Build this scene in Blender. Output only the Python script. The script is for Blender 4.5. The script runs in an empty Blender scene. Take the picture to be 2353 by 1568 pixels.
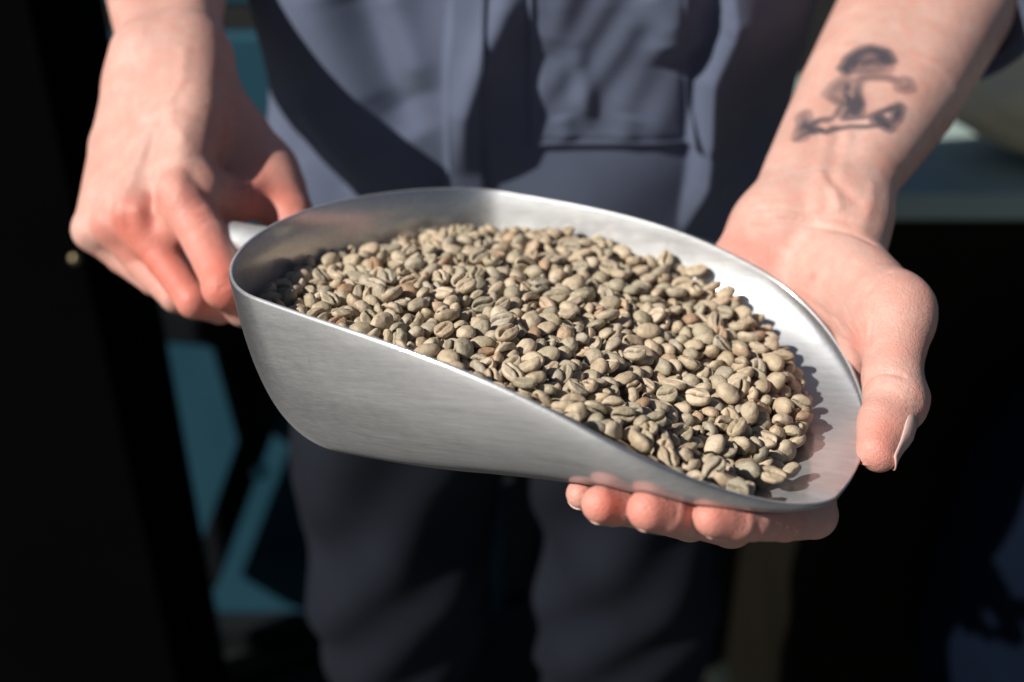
import bpy, bmesh, math, random
import numpy as np
from mathutils import Vector, Matrix, Quaternion, noise as mnoise

# ------------------------------------------------------------------ camera
scene = bpy.context.scene
COL = scene.collection
PITCH = math.radians(28.0)
CAM = np.array([0.0, 0.0, 1.30])
cam_d = bpy.data.cameras.new('camera')
cam = bpy.data.objects.new('camera', cam_d)
COL.objects.link(cam)
cam.location = CAM
cam.rotation_euler = (math.radians(90) - PITCH, 0, 0)
cam_d.sensor_width = 36.0
cam_d.lens = 35.0
cam_d.clip_start = 0.02
cam_d.clip_end = 60.0
cam_d.dof.use_dof = True
cam_d.dof.focus_distance = 0.370
cam_d.dof.aperture_fstop = 4.5
cam_d.dof.aperture_blades = 9
scene.camera = cam

# ------------------------------------------------------------------ light
SUN_TO = Vector((-0.70, -0.38, 0.60)).normalized()
elev = math.asin(SUN_TO.z)
world = bpy.data.worlds.new('World')
scene.world = world
world.use_nodes = True
wn = world.node_tree.nodes
wn.clear()
w_out = wn.new('ShaderNodeOutputWorld')
w_bg = wn.new('ShaderNodeBackground')
w_sky = wn.new('ShaderNodeTexSky')
w_sky.sky_type = 'NISHITA'
w_sky.sun_disc = False
w_sky.sun_elevation = elev
w_sky.sun_rotation = math.atan2(SUN_TO.x, SUN_TO.y)
w_bg.inputs['Strength'].default_value = 0.034
world.node_tree.links.new(w_sky.outputs[0], w_bg.inputs[0])
world.node_tree.links.new(w_bg.outputs[0], w_out.inputs[0])
sun_d = bpy.data.lights.new('sun', 'SUN')
sun_d.energy = 5.0
sun_d.angle = math.radians(0.6)
sun_d.color = (1.0, 0.95, 0.87)
sun = bpy.data.objects.new('sun', sun_d)
COL.objects.link(sun)
sun.rotation_euler = (-SUN_TO).to_track_quat('-Z', 'Y').to_euler()
sun.location = (-1.2, -1.0, 2.4)

scene.view_settings.view_transform = 'Standard'
scene.view_settings.look = 'None'
scene.view_settings.exposure = 0.27
scene.view_settings.gamma = 1.0
scene.view_settings.use_curve_mapping = False
scene.cycles.use_denoising = True
scene.cycles.max_bounces = 8

# ------------------------------------------------------------------ helpers
def tag(o, label=None, cat=None, group=None, kind=None):
    if label: o['label'] = label
    if cat: o['category'] = cat
    if group: o['group'] = group
    if kind: o['kind'] = kind
    return o

def link(name, me, mat=None, parent=None):
    o = bpy.data.objects.new(name, me)
    COL.objects.link(o)
    if mat is not None:
        me.materials.clear()
        me.materials.append(mat)
    if parent is not None:
        o.parent = parent
    return o

def empty(name, loc):
    o = bpy.data.objects.new(name, None)
    o.empty_display_size = 0.05
    o.location = loc
    COL.objects.link(o)
    return o

def mesh_np(name, V, Fq, smooth=True):
    me = bpy.data.meshes.new(name)
    me.from_pydata(np.asarray(V, float).tolist(), [], [list(map(int, f)) for f in Fq])
    me.update()
    if smooth:
        me.polygons.foreach_set('use_smooth', np.ones(len(me.polygons), bool))
    return me

def grid_faces(nu, nv, cu=False, cv=False):
    iu = np.arange(nu if cu else nu - 1)
    iv = np.arange(nv if cv else nv - 1)
    a, b = np.meshgrid(iu, iv, indexing='ij')
    a = a.ravel(); b = b.ravel()
    a2 = (a + 1) % nu; b2 = (b + 1) % nv
    return np.stack([a * nv + b, a2 * nv + b, a2 * nv + b2, a * nv + b2], -1)

# working frame of the layout: a sight line and a distance give a point
FW = np.array([0, math.cos(PITCH), -math.sin(PITCH)])
UP = np.array([0, math.sin(PITCH), math.cos(PITCH)])
RT = np.array([1.0, 0, 0])
def at(x, y, d):
    return CAM + d * (FW + (x - 1176.5) / 2353 * 36 / 35 * RT + (784 - y) / 2353 * 36 / 35 * UP)

# ------------------------------------------------------------------ materials
class NT:
    def __init__(s, name):
        s.m = bpy.data.materials.new(name)
        s.m.use_nodes = True
        s.t = s.m.node_tree
        s.b = s.t.nodes['Principled BSDF']
        s.out = s.t.nodes['Material Output']
    def n(s, typ, **kw):
        nd = s.t.nodes.new('ShaderNode' + typ)
        for k, v in kw.items():
            if k in nd.inputs: nd.inputs[k].default_value = v
            else: setattr(nd, k, v)
        return nd
    def l(s, a, b): s.t.links.new(a, b)
    def coord(s, which='Object', scale=(1, 1, 1)):
        c = s.n('TexCoord'); m = s.n('Mapping')
        m.inputs['Scale'].default_value = scale
        s.l(c.outputs[which], m.inputs[0])
        return m.outputs[0]
    def noise(s, vec, scale, detail=4, rough=0.5):
        t = s.n('TexNoise')
        t.inputs['Scale'].default_value = scale
        t.inputs['Detail'].default_value = detail
        t.inputs['Roughness'].default_value = rough
        s.l(vec, t.inputs['Vector'])
        return t.outputs['Fac']
    def ramp(s, fac, stops):
        r = s.n('ValToRGB')
        while len(r.color_ramp.elements) < len(stops): r.color_ramp.elements.new(0.5)
        for e, (p_, c_) in zip(r.color_ramp.elements, stops):
            e.position = p_
            e.color = tuple(c_) + (1,) if not np.isscalar(c_) else (c_, c_, c_, 1)
        s.l(fac, r.inputs[0])
        return r.outputs[0]
    def mix(s, a, b, fac, blend='MIX'):
        m = s.n('Mix', data_type='RGBA', blend_type=blend)
        for sock, v in ((m.inputs[0], fac), (m.inputs[6], a), (m.inputs[7], b)):
            if hasattr(v, 'is_linked'): s.l(v, sock)
            else: sock.default_value = v if np.isscalar(v) else tuple(v) + (1,)
        return m.outputs[2]
    def bump(s, h, strength=0.3, dist=0.001, prev=None):
        b = s.n('Bump')
        b.inputs['Strength'].default_value = strength
        b.inputs['Distance'].default_value = dist
        s.l(h, b.inputs['Height'])
        if prev is not None: s.l(prev, b.inputs['Normal'])
        return b.outputs[0]
    def set(s, **kw):
        for k, v in kw.items():
            k = k.replace('_', ' ')
            if hasattr(v, 'is_linked'): s.l(v, s.b.inputs[k])
            else: s.b.inputs[k].default_value = v if np.isscalar(v) else (tuple(v) + (1,) if len(v) == 3 and 'Radius' not in k else tuple(v))
        return s.m
# ------------------------------------------------------------------ setting
FLOOR_Z = -.10
def plain(name, ca, cb, scale=8, rough=.8, bump=.3, metallic=0.0, spec=.06):
    m = NT(name); co = m.coord('Object')
    n1 = m.noise(co, scale, 5, .6); n2 = m.noise(co, scale*22, 3, .6)
    return m.set(Base_Color=m.mix(ca, cb, m.ramp(n1, [(.3, 0.0), (.7, 1.0)])), Roughness=rough, Metallic=metallic, Specular_IOR_Level=spec, Normal=m.bump(n2, bump, .002))
def box(name, lo, hi, mat, parent=None, bevel=.004, rz=0.0, origin=None):
    lo, hi = np.array(lo, float), np.array(hi, float)
    bm = bmesh.new()
    c = (lo + hi)/2
    bmesh.ops.create_cube(bm, size=1, matrix=Matrix.Translation(c) @ Matrix.Rotation(rz, 4, 'Z') @ Matrix.Diagonal((*(hi - lo), 1)))
    if bevel: bmesh.ops.bevel(bm, geom=bm.edges[:], offset=bevel, segments=2, affect='EDGES', profile=.5)
    me = bpy.data.meshes.new(name); bm.to_mesh(me); bm.free()
    return link(name, me, mat, parent)
STONE = plain('shaded_grey_green_paving', (.009, .012, .011), (.014, .018, .0165), 3, .75)  # stone colour darkened to carry the shade over this floor
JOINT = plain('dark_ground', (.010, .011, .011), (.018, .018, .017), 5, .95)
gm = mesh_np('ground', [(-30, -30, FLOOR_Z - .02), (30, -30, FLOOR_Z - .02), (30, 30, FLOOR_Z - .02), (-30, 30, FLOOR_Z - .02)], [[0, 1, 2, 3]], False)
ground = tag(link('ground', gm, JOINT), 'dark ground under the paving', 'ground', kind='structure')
slab_me = None
for i in range(-3, 5):
    for j in range(0, 6):
        if math.hypot(i, j) > 6: continue
        if slab_me is None:
            bm = bmesh.new()
            bmesh.ops.create_cube(bm, size=1, matrix=Matrix.Diagonal((.47, .47, .05, 1)))
            bmesh.ops.bevel(bm, geom=bm.edges[:], offset=.006, segments=1, affect='EDGES')
            slab_me = bpy.data.meshes.new('paving_slab'); bm.to_mesh(slab_me); bm.free(); slab_me.materials.append(STONE)
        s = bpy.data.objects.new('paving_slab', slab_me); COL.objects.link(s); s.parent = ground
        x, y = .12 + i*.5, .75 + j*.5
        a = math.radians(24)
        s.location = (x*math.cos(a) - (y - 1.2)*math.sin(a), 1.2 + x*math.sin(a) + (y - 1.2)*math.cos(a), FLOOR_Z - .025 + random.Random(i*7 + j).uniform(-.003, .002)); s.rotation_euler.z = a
# sunlit pale concrete on the near side, where the photographer stands
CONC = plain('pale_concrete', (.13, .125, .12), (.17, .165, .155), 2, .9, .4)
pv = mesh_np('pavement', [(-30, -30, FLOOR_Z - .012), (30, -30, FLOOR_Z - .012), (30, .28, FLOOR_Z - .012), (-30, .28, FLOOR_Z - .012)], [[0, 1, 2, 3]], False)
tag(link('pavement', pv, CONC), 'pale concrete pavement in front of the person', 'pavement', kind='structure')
# tall black cabinet beside the person
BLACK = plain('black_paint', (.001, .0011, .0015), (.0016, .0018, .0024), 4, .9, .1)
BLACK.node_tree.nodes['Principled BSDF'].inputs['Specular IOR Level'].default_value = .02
cab = empty('cabinet', (-.75, 1.15, FLOOR_Z))
tag(cab, 'tall matt black cabinet at the left edge behind the gripping hand', 'cabinet')
ex = at(272, 640, 1.02)
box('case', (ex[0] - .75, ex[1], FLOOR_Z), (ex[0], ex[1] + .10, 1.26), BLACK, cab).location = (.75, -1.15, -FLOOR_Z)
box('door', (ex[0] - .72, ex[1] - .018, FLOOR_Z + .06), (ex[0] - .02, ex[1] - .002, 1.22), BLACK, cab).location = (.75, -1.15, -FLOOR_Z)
kn = at(192, 577, 1.0)
bm = bmesh.new(); bmesh.ops.create_uvsphere(bm, u_segments=16, v_segments=10, radius=.006, matrix=Matrix.Translation((kn[0], ex[1] - .026, kn[2])))
me = bpy.data.meshes.new('knob'); bm.to_mesh(me); bm.free()
BRASS = NT('dull_brass').set(Base_Color=(.30, .25, .15), Metallic=1.0, Roughness=.35)
link('knob', me, BRASS, cab).location = (.75, -1.15, -FLOOR_Z)
# teal machine panel behind the trousers, with dark bars in front of it
TEAL = plain('teal_paint', (.016, .058, .088), (.026, .080, .116), 3, .45, .1)
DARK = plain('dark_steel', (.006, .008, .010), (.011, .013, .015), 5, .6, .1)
pan = empty('machine_frame', (-.35, 1.45, FLOOR_Z))
tag(pan, 'teal blue painted machine frame with dark bars, blurred beside the trouser leg', 'machine')
def pchild(o):
    o.location = (.35, -1.45, -FLOOR_Z); return o
PY = 1.46
pchild(box('side_panel', (-.80, PY, FLOOR_Z + .02), (-.02, PY + .04, 1.02), TEAL, pan, .008))
pchild(box('top_rail', (-.80, PY - .01, 1.06), (-.02, PY + .05, 1.24), TEAL, pan, .008))
pchild(box('top_rail', (-.80, PY + .0, 1.26), (-.02, PY + .05, 1.40), TEAL, pan, .008))
def bar(name, p, q, w, t, mat, parent):
    p, q = np.array(p), np.array(q)
    d = Vector(q - p); L = d.length
    bm = bmesh.new()
    Mx = Matrix.Translation(Vector((p + q)/2)) @ d.to_track_quat('Z', 'Y').to_matrix().to_4x4() @ Matrix.Diagonal((w, t, L, 1))
    bmesh.ops.create_cube(bm, size=1, matrix=Mx)
    bmesh.ops.bevel(bm, geom=bm.edges[:], offset=.004, segments=2, affect='EDGES')
    me = bpy.data.meshes.new(name); bm.to_mesh(me); bm.free()
    return link(name, me, mat, parent)
def pp(x, y, dy):            # a point on the panel's front
    px_, pz_ = (lambda d: (d[0]*(PY - dy)/d[1], 1.3 + d[2]*(PY - dy)/d[1]))(FW + (x - 1176.5)/2353*36/35*RT + (784 - y)/2353*36/35*UP)
    return (px_, PY - dy, pz_)
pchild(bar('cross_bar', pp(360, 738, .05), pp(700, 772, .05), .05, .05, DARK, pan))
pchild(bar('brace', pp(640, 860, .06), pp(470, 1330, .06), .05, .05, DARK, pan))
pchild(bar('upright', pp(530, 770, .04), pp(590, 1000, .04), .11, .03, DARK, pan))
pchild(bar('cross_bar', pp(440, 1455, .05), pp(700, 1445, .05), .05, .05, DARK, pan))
b_ = pp(598, 1085, .08)  # bright teal bead stands for a blurred highlight, glint put into its colour
bm = bmesh.new(); bmesh.ops.create_uvsphere(bm, u_segments=16, v_segments=10, radius=.014, matrix=Matrix.Translation(b_))
me = bpy.data.meshes.new('glint_bead'); bm.to_mesh(me); bm.free()
GLINT_TEAL = NT('bright_teal_glint').set(Base_Color=(.06, .30, .42), Metallic=.0, Roughness=.12)
pchild(link('glint_bead', me, GLINT_TEAL, pan))
# sacks and a bin behind the tattooed arm
BURLAP = plain('burlap', (.54, .50, .38), (.64, .60, .46), 14, .95, .8)
def sack(name, c, r, mat, label, cat, seed):
    bm = bmesh.new()
    bmesh.ops.create_icosphere(bm, subdivisions=5, radius=1)
    for v in bm.verts:
        p = v.co.copy()
        s = 1/max(abs(p.x)**3 + abs(p.y)**3 + abs(p.z)**3, 1e-9)**(1/3)
        p = p*(.55 + .45*s)
        p += p*(.07*mnoise.noise(p*2.2 + Vector((seed, 0, 0))) + .03*mnoise.noise(p*6 + Vector((0, seed, 0))))
        v.co = Vector((p.x*r[0], p.y*r[1], p.z*r[2]))
    me = bpy.data.meshes.new(name); bm.to_mesh(me); bm.free()
    for f in me.polygons: f.use_smooth = True
    o = link(name, me, mat); o.location = c
    return tag(o, label, cat)
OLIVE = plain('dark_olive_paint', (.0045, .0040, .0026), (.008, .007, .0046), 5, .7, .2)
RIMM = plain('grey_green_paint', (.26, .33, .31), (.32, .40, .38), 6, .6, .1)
CX, CY, CT = .398, 1.00, .950
bn = empty('storage_crate', (CX + .35, CY + .25, FLOOR_Z))
tag(bn, 'dark olive crate with pale grey green top edge behind the tattooed forearm', 'crate')
def cchild(o):
    o.location = (-CX - .35, -CY - .25, -FLOOR_Z); return o
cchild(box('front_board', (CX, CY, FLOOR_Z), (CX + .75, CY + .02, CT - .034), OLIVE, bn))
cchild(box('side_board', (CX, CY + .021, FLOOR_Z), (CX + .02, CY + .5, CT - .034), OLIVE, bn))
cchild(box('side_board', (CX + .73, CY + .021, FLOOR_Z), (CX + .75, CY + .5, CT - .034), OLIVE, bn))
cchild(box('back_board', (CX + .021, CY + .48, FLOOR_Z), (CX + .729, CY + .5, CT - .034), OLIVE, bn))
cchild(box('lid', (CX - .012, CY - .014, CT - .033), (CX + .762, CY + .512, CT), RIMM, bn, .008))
sack('burlap_sack', (CX + .42, CY + .10, CT + .085), (.34, .135, .10), BURLAP, 'pale burlap sack lying on the olive crate at the right edge', 'sack', 3.1)
bc = np.array([CX + .40, CY + .1, 0]); BT = CT
BLUE = plain('blue_plastic', (.006, .035, .16), (.010, .048, .20), 4, .4, .2)
tb = sack('blue_bag', (bc[0] + .16, bc[1] + .55, BT + .06), (.40, .20, .42), BLUE, 'deep blue plastic bag behind the burlap sack at the right edge', 'bag', 8.2)
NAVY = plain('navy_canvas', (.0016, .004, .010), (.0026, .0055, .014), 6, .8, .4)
nb = at(2520, 1400, 1.15)
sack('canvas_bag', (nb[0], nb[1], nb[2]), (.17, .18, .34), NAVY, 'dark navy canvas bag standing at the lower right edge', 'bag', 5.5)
# ------------------------------------------------------------------ scoop
SC_POS = np.array([-78.27, 407.65, 1044.85]) / 1e3
def rot_zyx(yaw, pit, rol):
    y, q, r = np.radians([yaw, pit, rol])
    Z = np.array([[np.cos(y), -np.sin(y), 0], [np.sin(y), np.cos(y), 0], [0, 0, 1]])
    Y = np.array([[np.cos(q), 0, -np.sin(q)], [0, 1, 0], [np.sin(q), 0, np.cos(q)]])
    X = np.array([[1, 0, 0], [0, np.cos(r), -np.sin(r)], [0, np.sin(r), np.cos(r)]])
    return Z @ Y @ X
SC_ROT = rot_zyx(-27.70, 12.88, -5.13)
SC_L, SC_A, SC_E1, SC_E2, SC_P1, SC_P2 = 235.01, 81.52, 49.57, 62.8, 1.96, 2.32
SC_H = np.array([-58.817, -17.261, 38.626, -69.216, 97.65])
SC_RB, SC_N = 28.5, 2.76
def sc_rim():
    """rim of the bowl: round rear, nearly parallel sides, rounded lip"""
    a = np.linspace(0, np.pi/2, 90)
    c, s = np.maximum(np.cos(a), 0), np.sin(a)
    u = np.concatenate([SC_E1 - SC_E1*c**(2/SC_P1), np.linspace(SC_E1, SC_L - SC_E2, 82)[1:-1], SC_L - SC_E2 + SC_E2*s**(2/SC_P2)])
    v = np.concatenate([s**(2/SC_P1), np.ones(80), c**(2/SC_P2)])
    t = u/SC_L
    v = v*(SC_A*(1 + .01*t) + 11.16*4*t*(1 - t))
    top = np.stack([u, v, np.polyval(SC_H, t)], -1)
    return np.concatenate([top, top[::-1][1:-1]*np.array([1, -1, 1])])
def sc_surf(N=240, M=44):
    """inner skin of the bowl in its own mm frame, rows rim -> spine"""
    R = sc_rim()
    # even spacing along the rim
    seg = np.linalg.norm(np.roll(R, -1, 0) - R, axis=1)
    s = np.concatenate([[0], np.cumsum(seg)])
    q = np.linspace(0, s[-1], N, endpoint=False)
    Rc = np.concatenate([R, R[:1]])
    R = np.stack([np.interp(q, s, Rc[:, k]) for k in range(3)], -1)
    ub = np.clip(R[:, 0], SC_RB, SC_L - 30)
    bw = -11*np.clip((ub - .5*SC_L)/(.5*SC_L), 0, 1)**1.5
    rows = []
    k = np.clip((R[:, 0] - .35*SC_L)/(.60*SC_L), 0, 1)
    n_ = SC_N + (1.75 - SC_N)*k*k*(3 - 2*k)          # boxy at the rear, shallow and round towards the lip
    for a in np.linspace(0, np.pi/2, M):
        c = max(np.cos(a), 0)**(2/n_); sn = np.sin(a)**(2/n_)
        rows.append(np.stack([ub + (R[:, 0]-ub)*c, R[:, 1]*c, bw + (R[:, 2]-bw)*(1-sn)], -1))
    return np.array(rows)
def sc_world(P): return P @ SC_ROT.T / 1e3 + SC_POS

def metal_mat():
    m = NT('brushed_aluminium')
    co = m.coord('Object')
    st = m.coord('Object', (60, 1500, 1500)); st2 = m.coord('Object', (25, 420, 420))
    n1 = m.noise(co, 22, 5, .6); n2 = m.noise(st, 1.0, 4, .7); n3 = m.noise(co, 900, 3, .6); n4 = m.noise(st2, 1.0, 3, .6)
    col = m.ramp(m.mix(n1, n4, .5), [(.3, (.50, .51, .53)), (.7, (.66, .668, .685))])
    rough = m.ramp(m.mix(n1, n2, .5), [(.3, .48), (.7, .66)])
    b = m.bump(n2, .16, .0004)
    b = m.bump(n3, .16, .0003, b)
    b = m.bump(n1, .10, .003, b)
    sv = m.n('TexVoronoi', feature='DISTANCE_TO_EDGE'); sv.inputs['Scale'].default_value = 1.0
    m.l(m.coord('Object', (60, 35, 190)), sv.inputs['Vector'])
    scr = m.ramp(sv.outputs['Distance'], [(0.0, 0.0), (.012, 1.0)])
    b = m.bump(scr, .12, .0003, b)
    smudge = m.noise(co, 45, 6, .7)
    col = m.mix(col, (.42, .42, .42), m.ramp(smudge, [(.52, 0.0), (.75, .45)]))
    ax = m.n('CombineXYZ'); ax.inputs[0].default_value = 1.0
    vt = m.n('VectorTransform', vector_type='VECTOR', convert_from='OBJECT', convert_to='WORLD')
    m.l(ax.outputs[0], vt.inputs[0])
    m.set(Base_Color=col, Metallic=1.0, Roughness=rough, Normal=b, Anisotropic=.55, Anisotropic_Rotation=.25, Tangent=vt.outputs[0])
    # a second, smoother lobe: worn bright metal between the brush marks
    g = m.n('BsdfAnisotropic', distribution='GGX')
    m.l(col, g.inputs['Color']); g.inputs['Roughness'].default_value = .17; m.l(m.bump(n4, .06, .0008), g.inputs['Normal'])
    mx = m.n('MixShader'); m.l(m.ramp(n1, [(.3, .36), (.7, .54)]), mx.inputs[0])
    m.l(m.b.outputs[0], mx.inputs[1]); m.l(g.outputs[0], mx.inputs[2]); m.l(mx.outputs[0], m.out.inputs['Surface'])
    return m.m
METAL = metal_mat()

def build_scoop():
    root = empty('scoop', SC_POS)
    tag(root, 'large brushed aluminium scoop heaped with green coffee beans, held in both hands', 'scoop')
    Mrot = Matrix(SC_ROT.tolist())
    root.rotation_euler = Mrot.to_euler()
    N, M = 240, 44
    G = sc_surf(N, M)
    du = np.roll(G, -1, 1) - np.roll(G, 1, 1)
    dv = np.gradient(G, axis=0)
    nn = np.cross(du, dv)
    nn /= np.linalg.norm(nn, axis=2, keepdims=True) + 1e-9
    ctr = np.array([.5*SC_L, 0, 60])
    sgn = np.sign(((ctr - G)*nn).sum(2)[5:20].mean())
    nn = nn*sgn                                  # into the bowl
    nn[-1] = nn[-2]
    nn[-1] = np.array([0, 0, 1.0])
    th = 2.0
    # slow hammered unevenness of the cast wall
    outer = G - nn*th
    rows = [G[i] for i in range(M-1, 0, -1)]
    # rounded rim bead: semicircle from inner to outer over the top
    r0, o0 = G[0], outer[0]
    upv = G[0] - G[1]; upv /= np.linalg.norm(upv, axis=1, keepdims=True)
    mid = (r0 + o0)/2
    for a in np.linspace(0, np.pi, 7):
        rows.append(mid + (r0-mid)*np.cos(a) + upv*(th/2)*np.sin(a))
    rows += [outer[i] for i in range(1, M)]
    V = np.array(rows)
    F = grid_faces(V.shape[0], N, False, True)
    Vf = V.reshape(-1, 3)/1e3
    me = mesh_np('bowl', Vf, F)
    bm = bmesh.new(); bm.from_mesh(me)
    bmesh.ops.remove_doubles(bm, verts=bm.verts, dist=2e-4)
    bmesh.ops.recalc_face_normals(bm, faces=bm.faces)
    for f in bm.faces: f.smooth = True
    bm.to_mesh(me); bm.free()
    link('bowl', me, METAL, root)
    # tubular handle leaving the rear wall
    P = np.array([(-0.9, 0, 74), (-5, 0, 76), (-16, 0, 78.5), (-40, 0, 84), (-70, 0, 90), (-98, 0, 96), (-104, 0, 97)], float)
    Rr = [17, 15.5, 12.5, 10.5, 10, 9.5, 6.0]
    rings = []
    for k in range(len(P)):
        t = P[min(k+1, len(P)-1)] - P[max(k-1, 0)]
        if k < 2: t = np.array([-1.0, 0, .12*k])
        t /= np.linalg.norm(t)
        a = np.array([0, 1.0, 0]); b = np.cross(t, a)
        ph = np.linspace(0, 2*np.pi, 28, endpoint=False)
        rings.append(P[k] + Rr[k]*(np.cos(ph)[:, None]*a + np.sin(ph)[:, None]*b*0.92))
    V = np.array(rings).reshape(-1, 3)/1e3
    F = [list(f) for f in grid_faces(len(P), 28, False, True)] + [list(range(27, -1, -1)), list(range((len(P)-1)*28, len(P)*28))]
    me = mesh_np('handle', V, F)
    link('handle', me, METAL, root)
    for sgn_ in (-1, 1):                         # rivet heads where the handle meets the bowl
        bm = bmesh.new()
        bmesh.ops.create_uvsphere(bm, u_segments=14, v_segments=8, radius=.004, matrix=Matrix.Translation((-.004, sgn_*.021, .072)) @ Matrix.Diagonal((.5, 1, 1, 1)))
        m2 = bpy.data.meshes.new('rivet'); bm.to_mesh(m2); bm.free()
        for p_ in m2.polygons: p_.use_smooth = True
        link('rivet', m2, METAL, root)
    return root
scoop = build_scoop()
# ------------------------------------------------------------------ coffee beans: the shapes
NB = 14
def bean_mesh(k):
    rg = np.random.default_rng(100 + k)
    nu, nv = 32, 19
    a, b, ct = rg.uniform(4.0, 5.1), rg.uniform(3.2, 3.95), rg.uniform(2.3, 3.2)
    if k == 3: b, ct = 2.9, 3.0               # peaberry
    if k == 9: a, b = 3.9, 3.6
    cb = rg.uniform(.9, 1.5)
    th = np.linspace(0, 2*np.pi, nu, endpoint=False)
    ph = np.linspace(0, np.pi, nv)
    T, P = np.meshgrid(th, ph[1:-1], indexing='ij')
    def shape(sx, sy, sz):
        ex = 2.15
        x = a*sx; y = b*sy
        egg = 1 + .07*rg_e*sx
        y = y*egg
        top = ct*np.sign(sz)*np.abs(sz)**.85
        bot = -cb*np.abs(sz)**.42
        z = np.where(sz >= 0, top, bot)
        # groove and rolled lips on the flat face
        w = np.clip(-sz, 0, 1)
        yc = y - .35*np.sin(x*.75 + rg_p)
        gz = np.exp(-(yc/.42)**2)*rg_g
        lip = np.exp(-((np.abs(yc) - 1.25)/.8)**2)*.55
        ends = np.clip(1.25 - (x/a)**2*1.15, 0, 1)
        z = z + w**.6*(gz - lip)*np.minimum(ends*1.6, 1)
        z = z + rg_b*(x/a)**2                  # bent along its length
        return x, y, z
    rg_e = rg.uniform(-1, 1); rg_p = rg.uniform(0, 6.28); rg_g = rg.uniform(1.3, 2.2); rg_b = rg.uniform(-.55, .25)
    sx, sy, sz = np.cos(T)*np.sin(P), np.sin(T)*np.sin(P), np.cos(P)
    # crowd the rings of the flat face towards the groove
    x, y, z = shape(sx, sy, sz)
    V = np.stack([x, y, z], -1).reshape(-1, 3)
    t0 = np.stack(shape(np.zeros(1), np.zeros(1), np.ones(1)), -1)
    b0 = np.stack(shape(np.zeros(1), np.zeros(1), -np.ones(1)), -1)
    V = np.concatenate([V, t0, b0])
    n = nv - 2
    F = [list(f) for f in grid_faces(nu, n, True, False)]
    it, ib = nu*n, nu*n + 1
    for i in range(nu):
        j = (i + 1) % nu
        F.append([it, j*n, i*n][::-1] if False else [it, i*n, j*n])
        F.append([ib, j*n + n-1, i*n + n-1])
    # slow lumps, shrivelled dents
    off = rg.uniform(-50, 50, 3)
    amp = rg.uniform(.2, .55)
    V = np.array([v + np.array(v)/ (np.linalg.norm(v)+.1)*amp*mnoise.noise(Vector(v*.42 + off)) + np.array(v)/(np.linalg.norm(v)+.1)*.07*mnoise.noise(Vector(v*1.3 + off)) for v in V])
    me = mesh_np('coffee_bean', V/1e3, F)
    bm = bmesh.new(); bm.from_mesh(me)
    bmesh.ops.recalc_face_normals(bm, faces=bm.faces)
    bm.to_mesh(me); bm.free()
    at_ = me.attributes.new('crease', 'FLOAT', 'POINT')
    cr = np.exp(-((V[:, 1] - .35*np.sin(V[:, 0]*.75 + rg_p))/.42)**2)*np.clip((-V[:, 2] + 1.2)/.9, 0, 1)*np.clip(1.2 - np.abs(V[:, 0])/a, 0, .35)/.35
    at_.data.foreach_set('value', cr.astype(np.float32))
    return me
BEAN_ME = [bean_mesh(k) for k in range(NB)]
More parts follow.
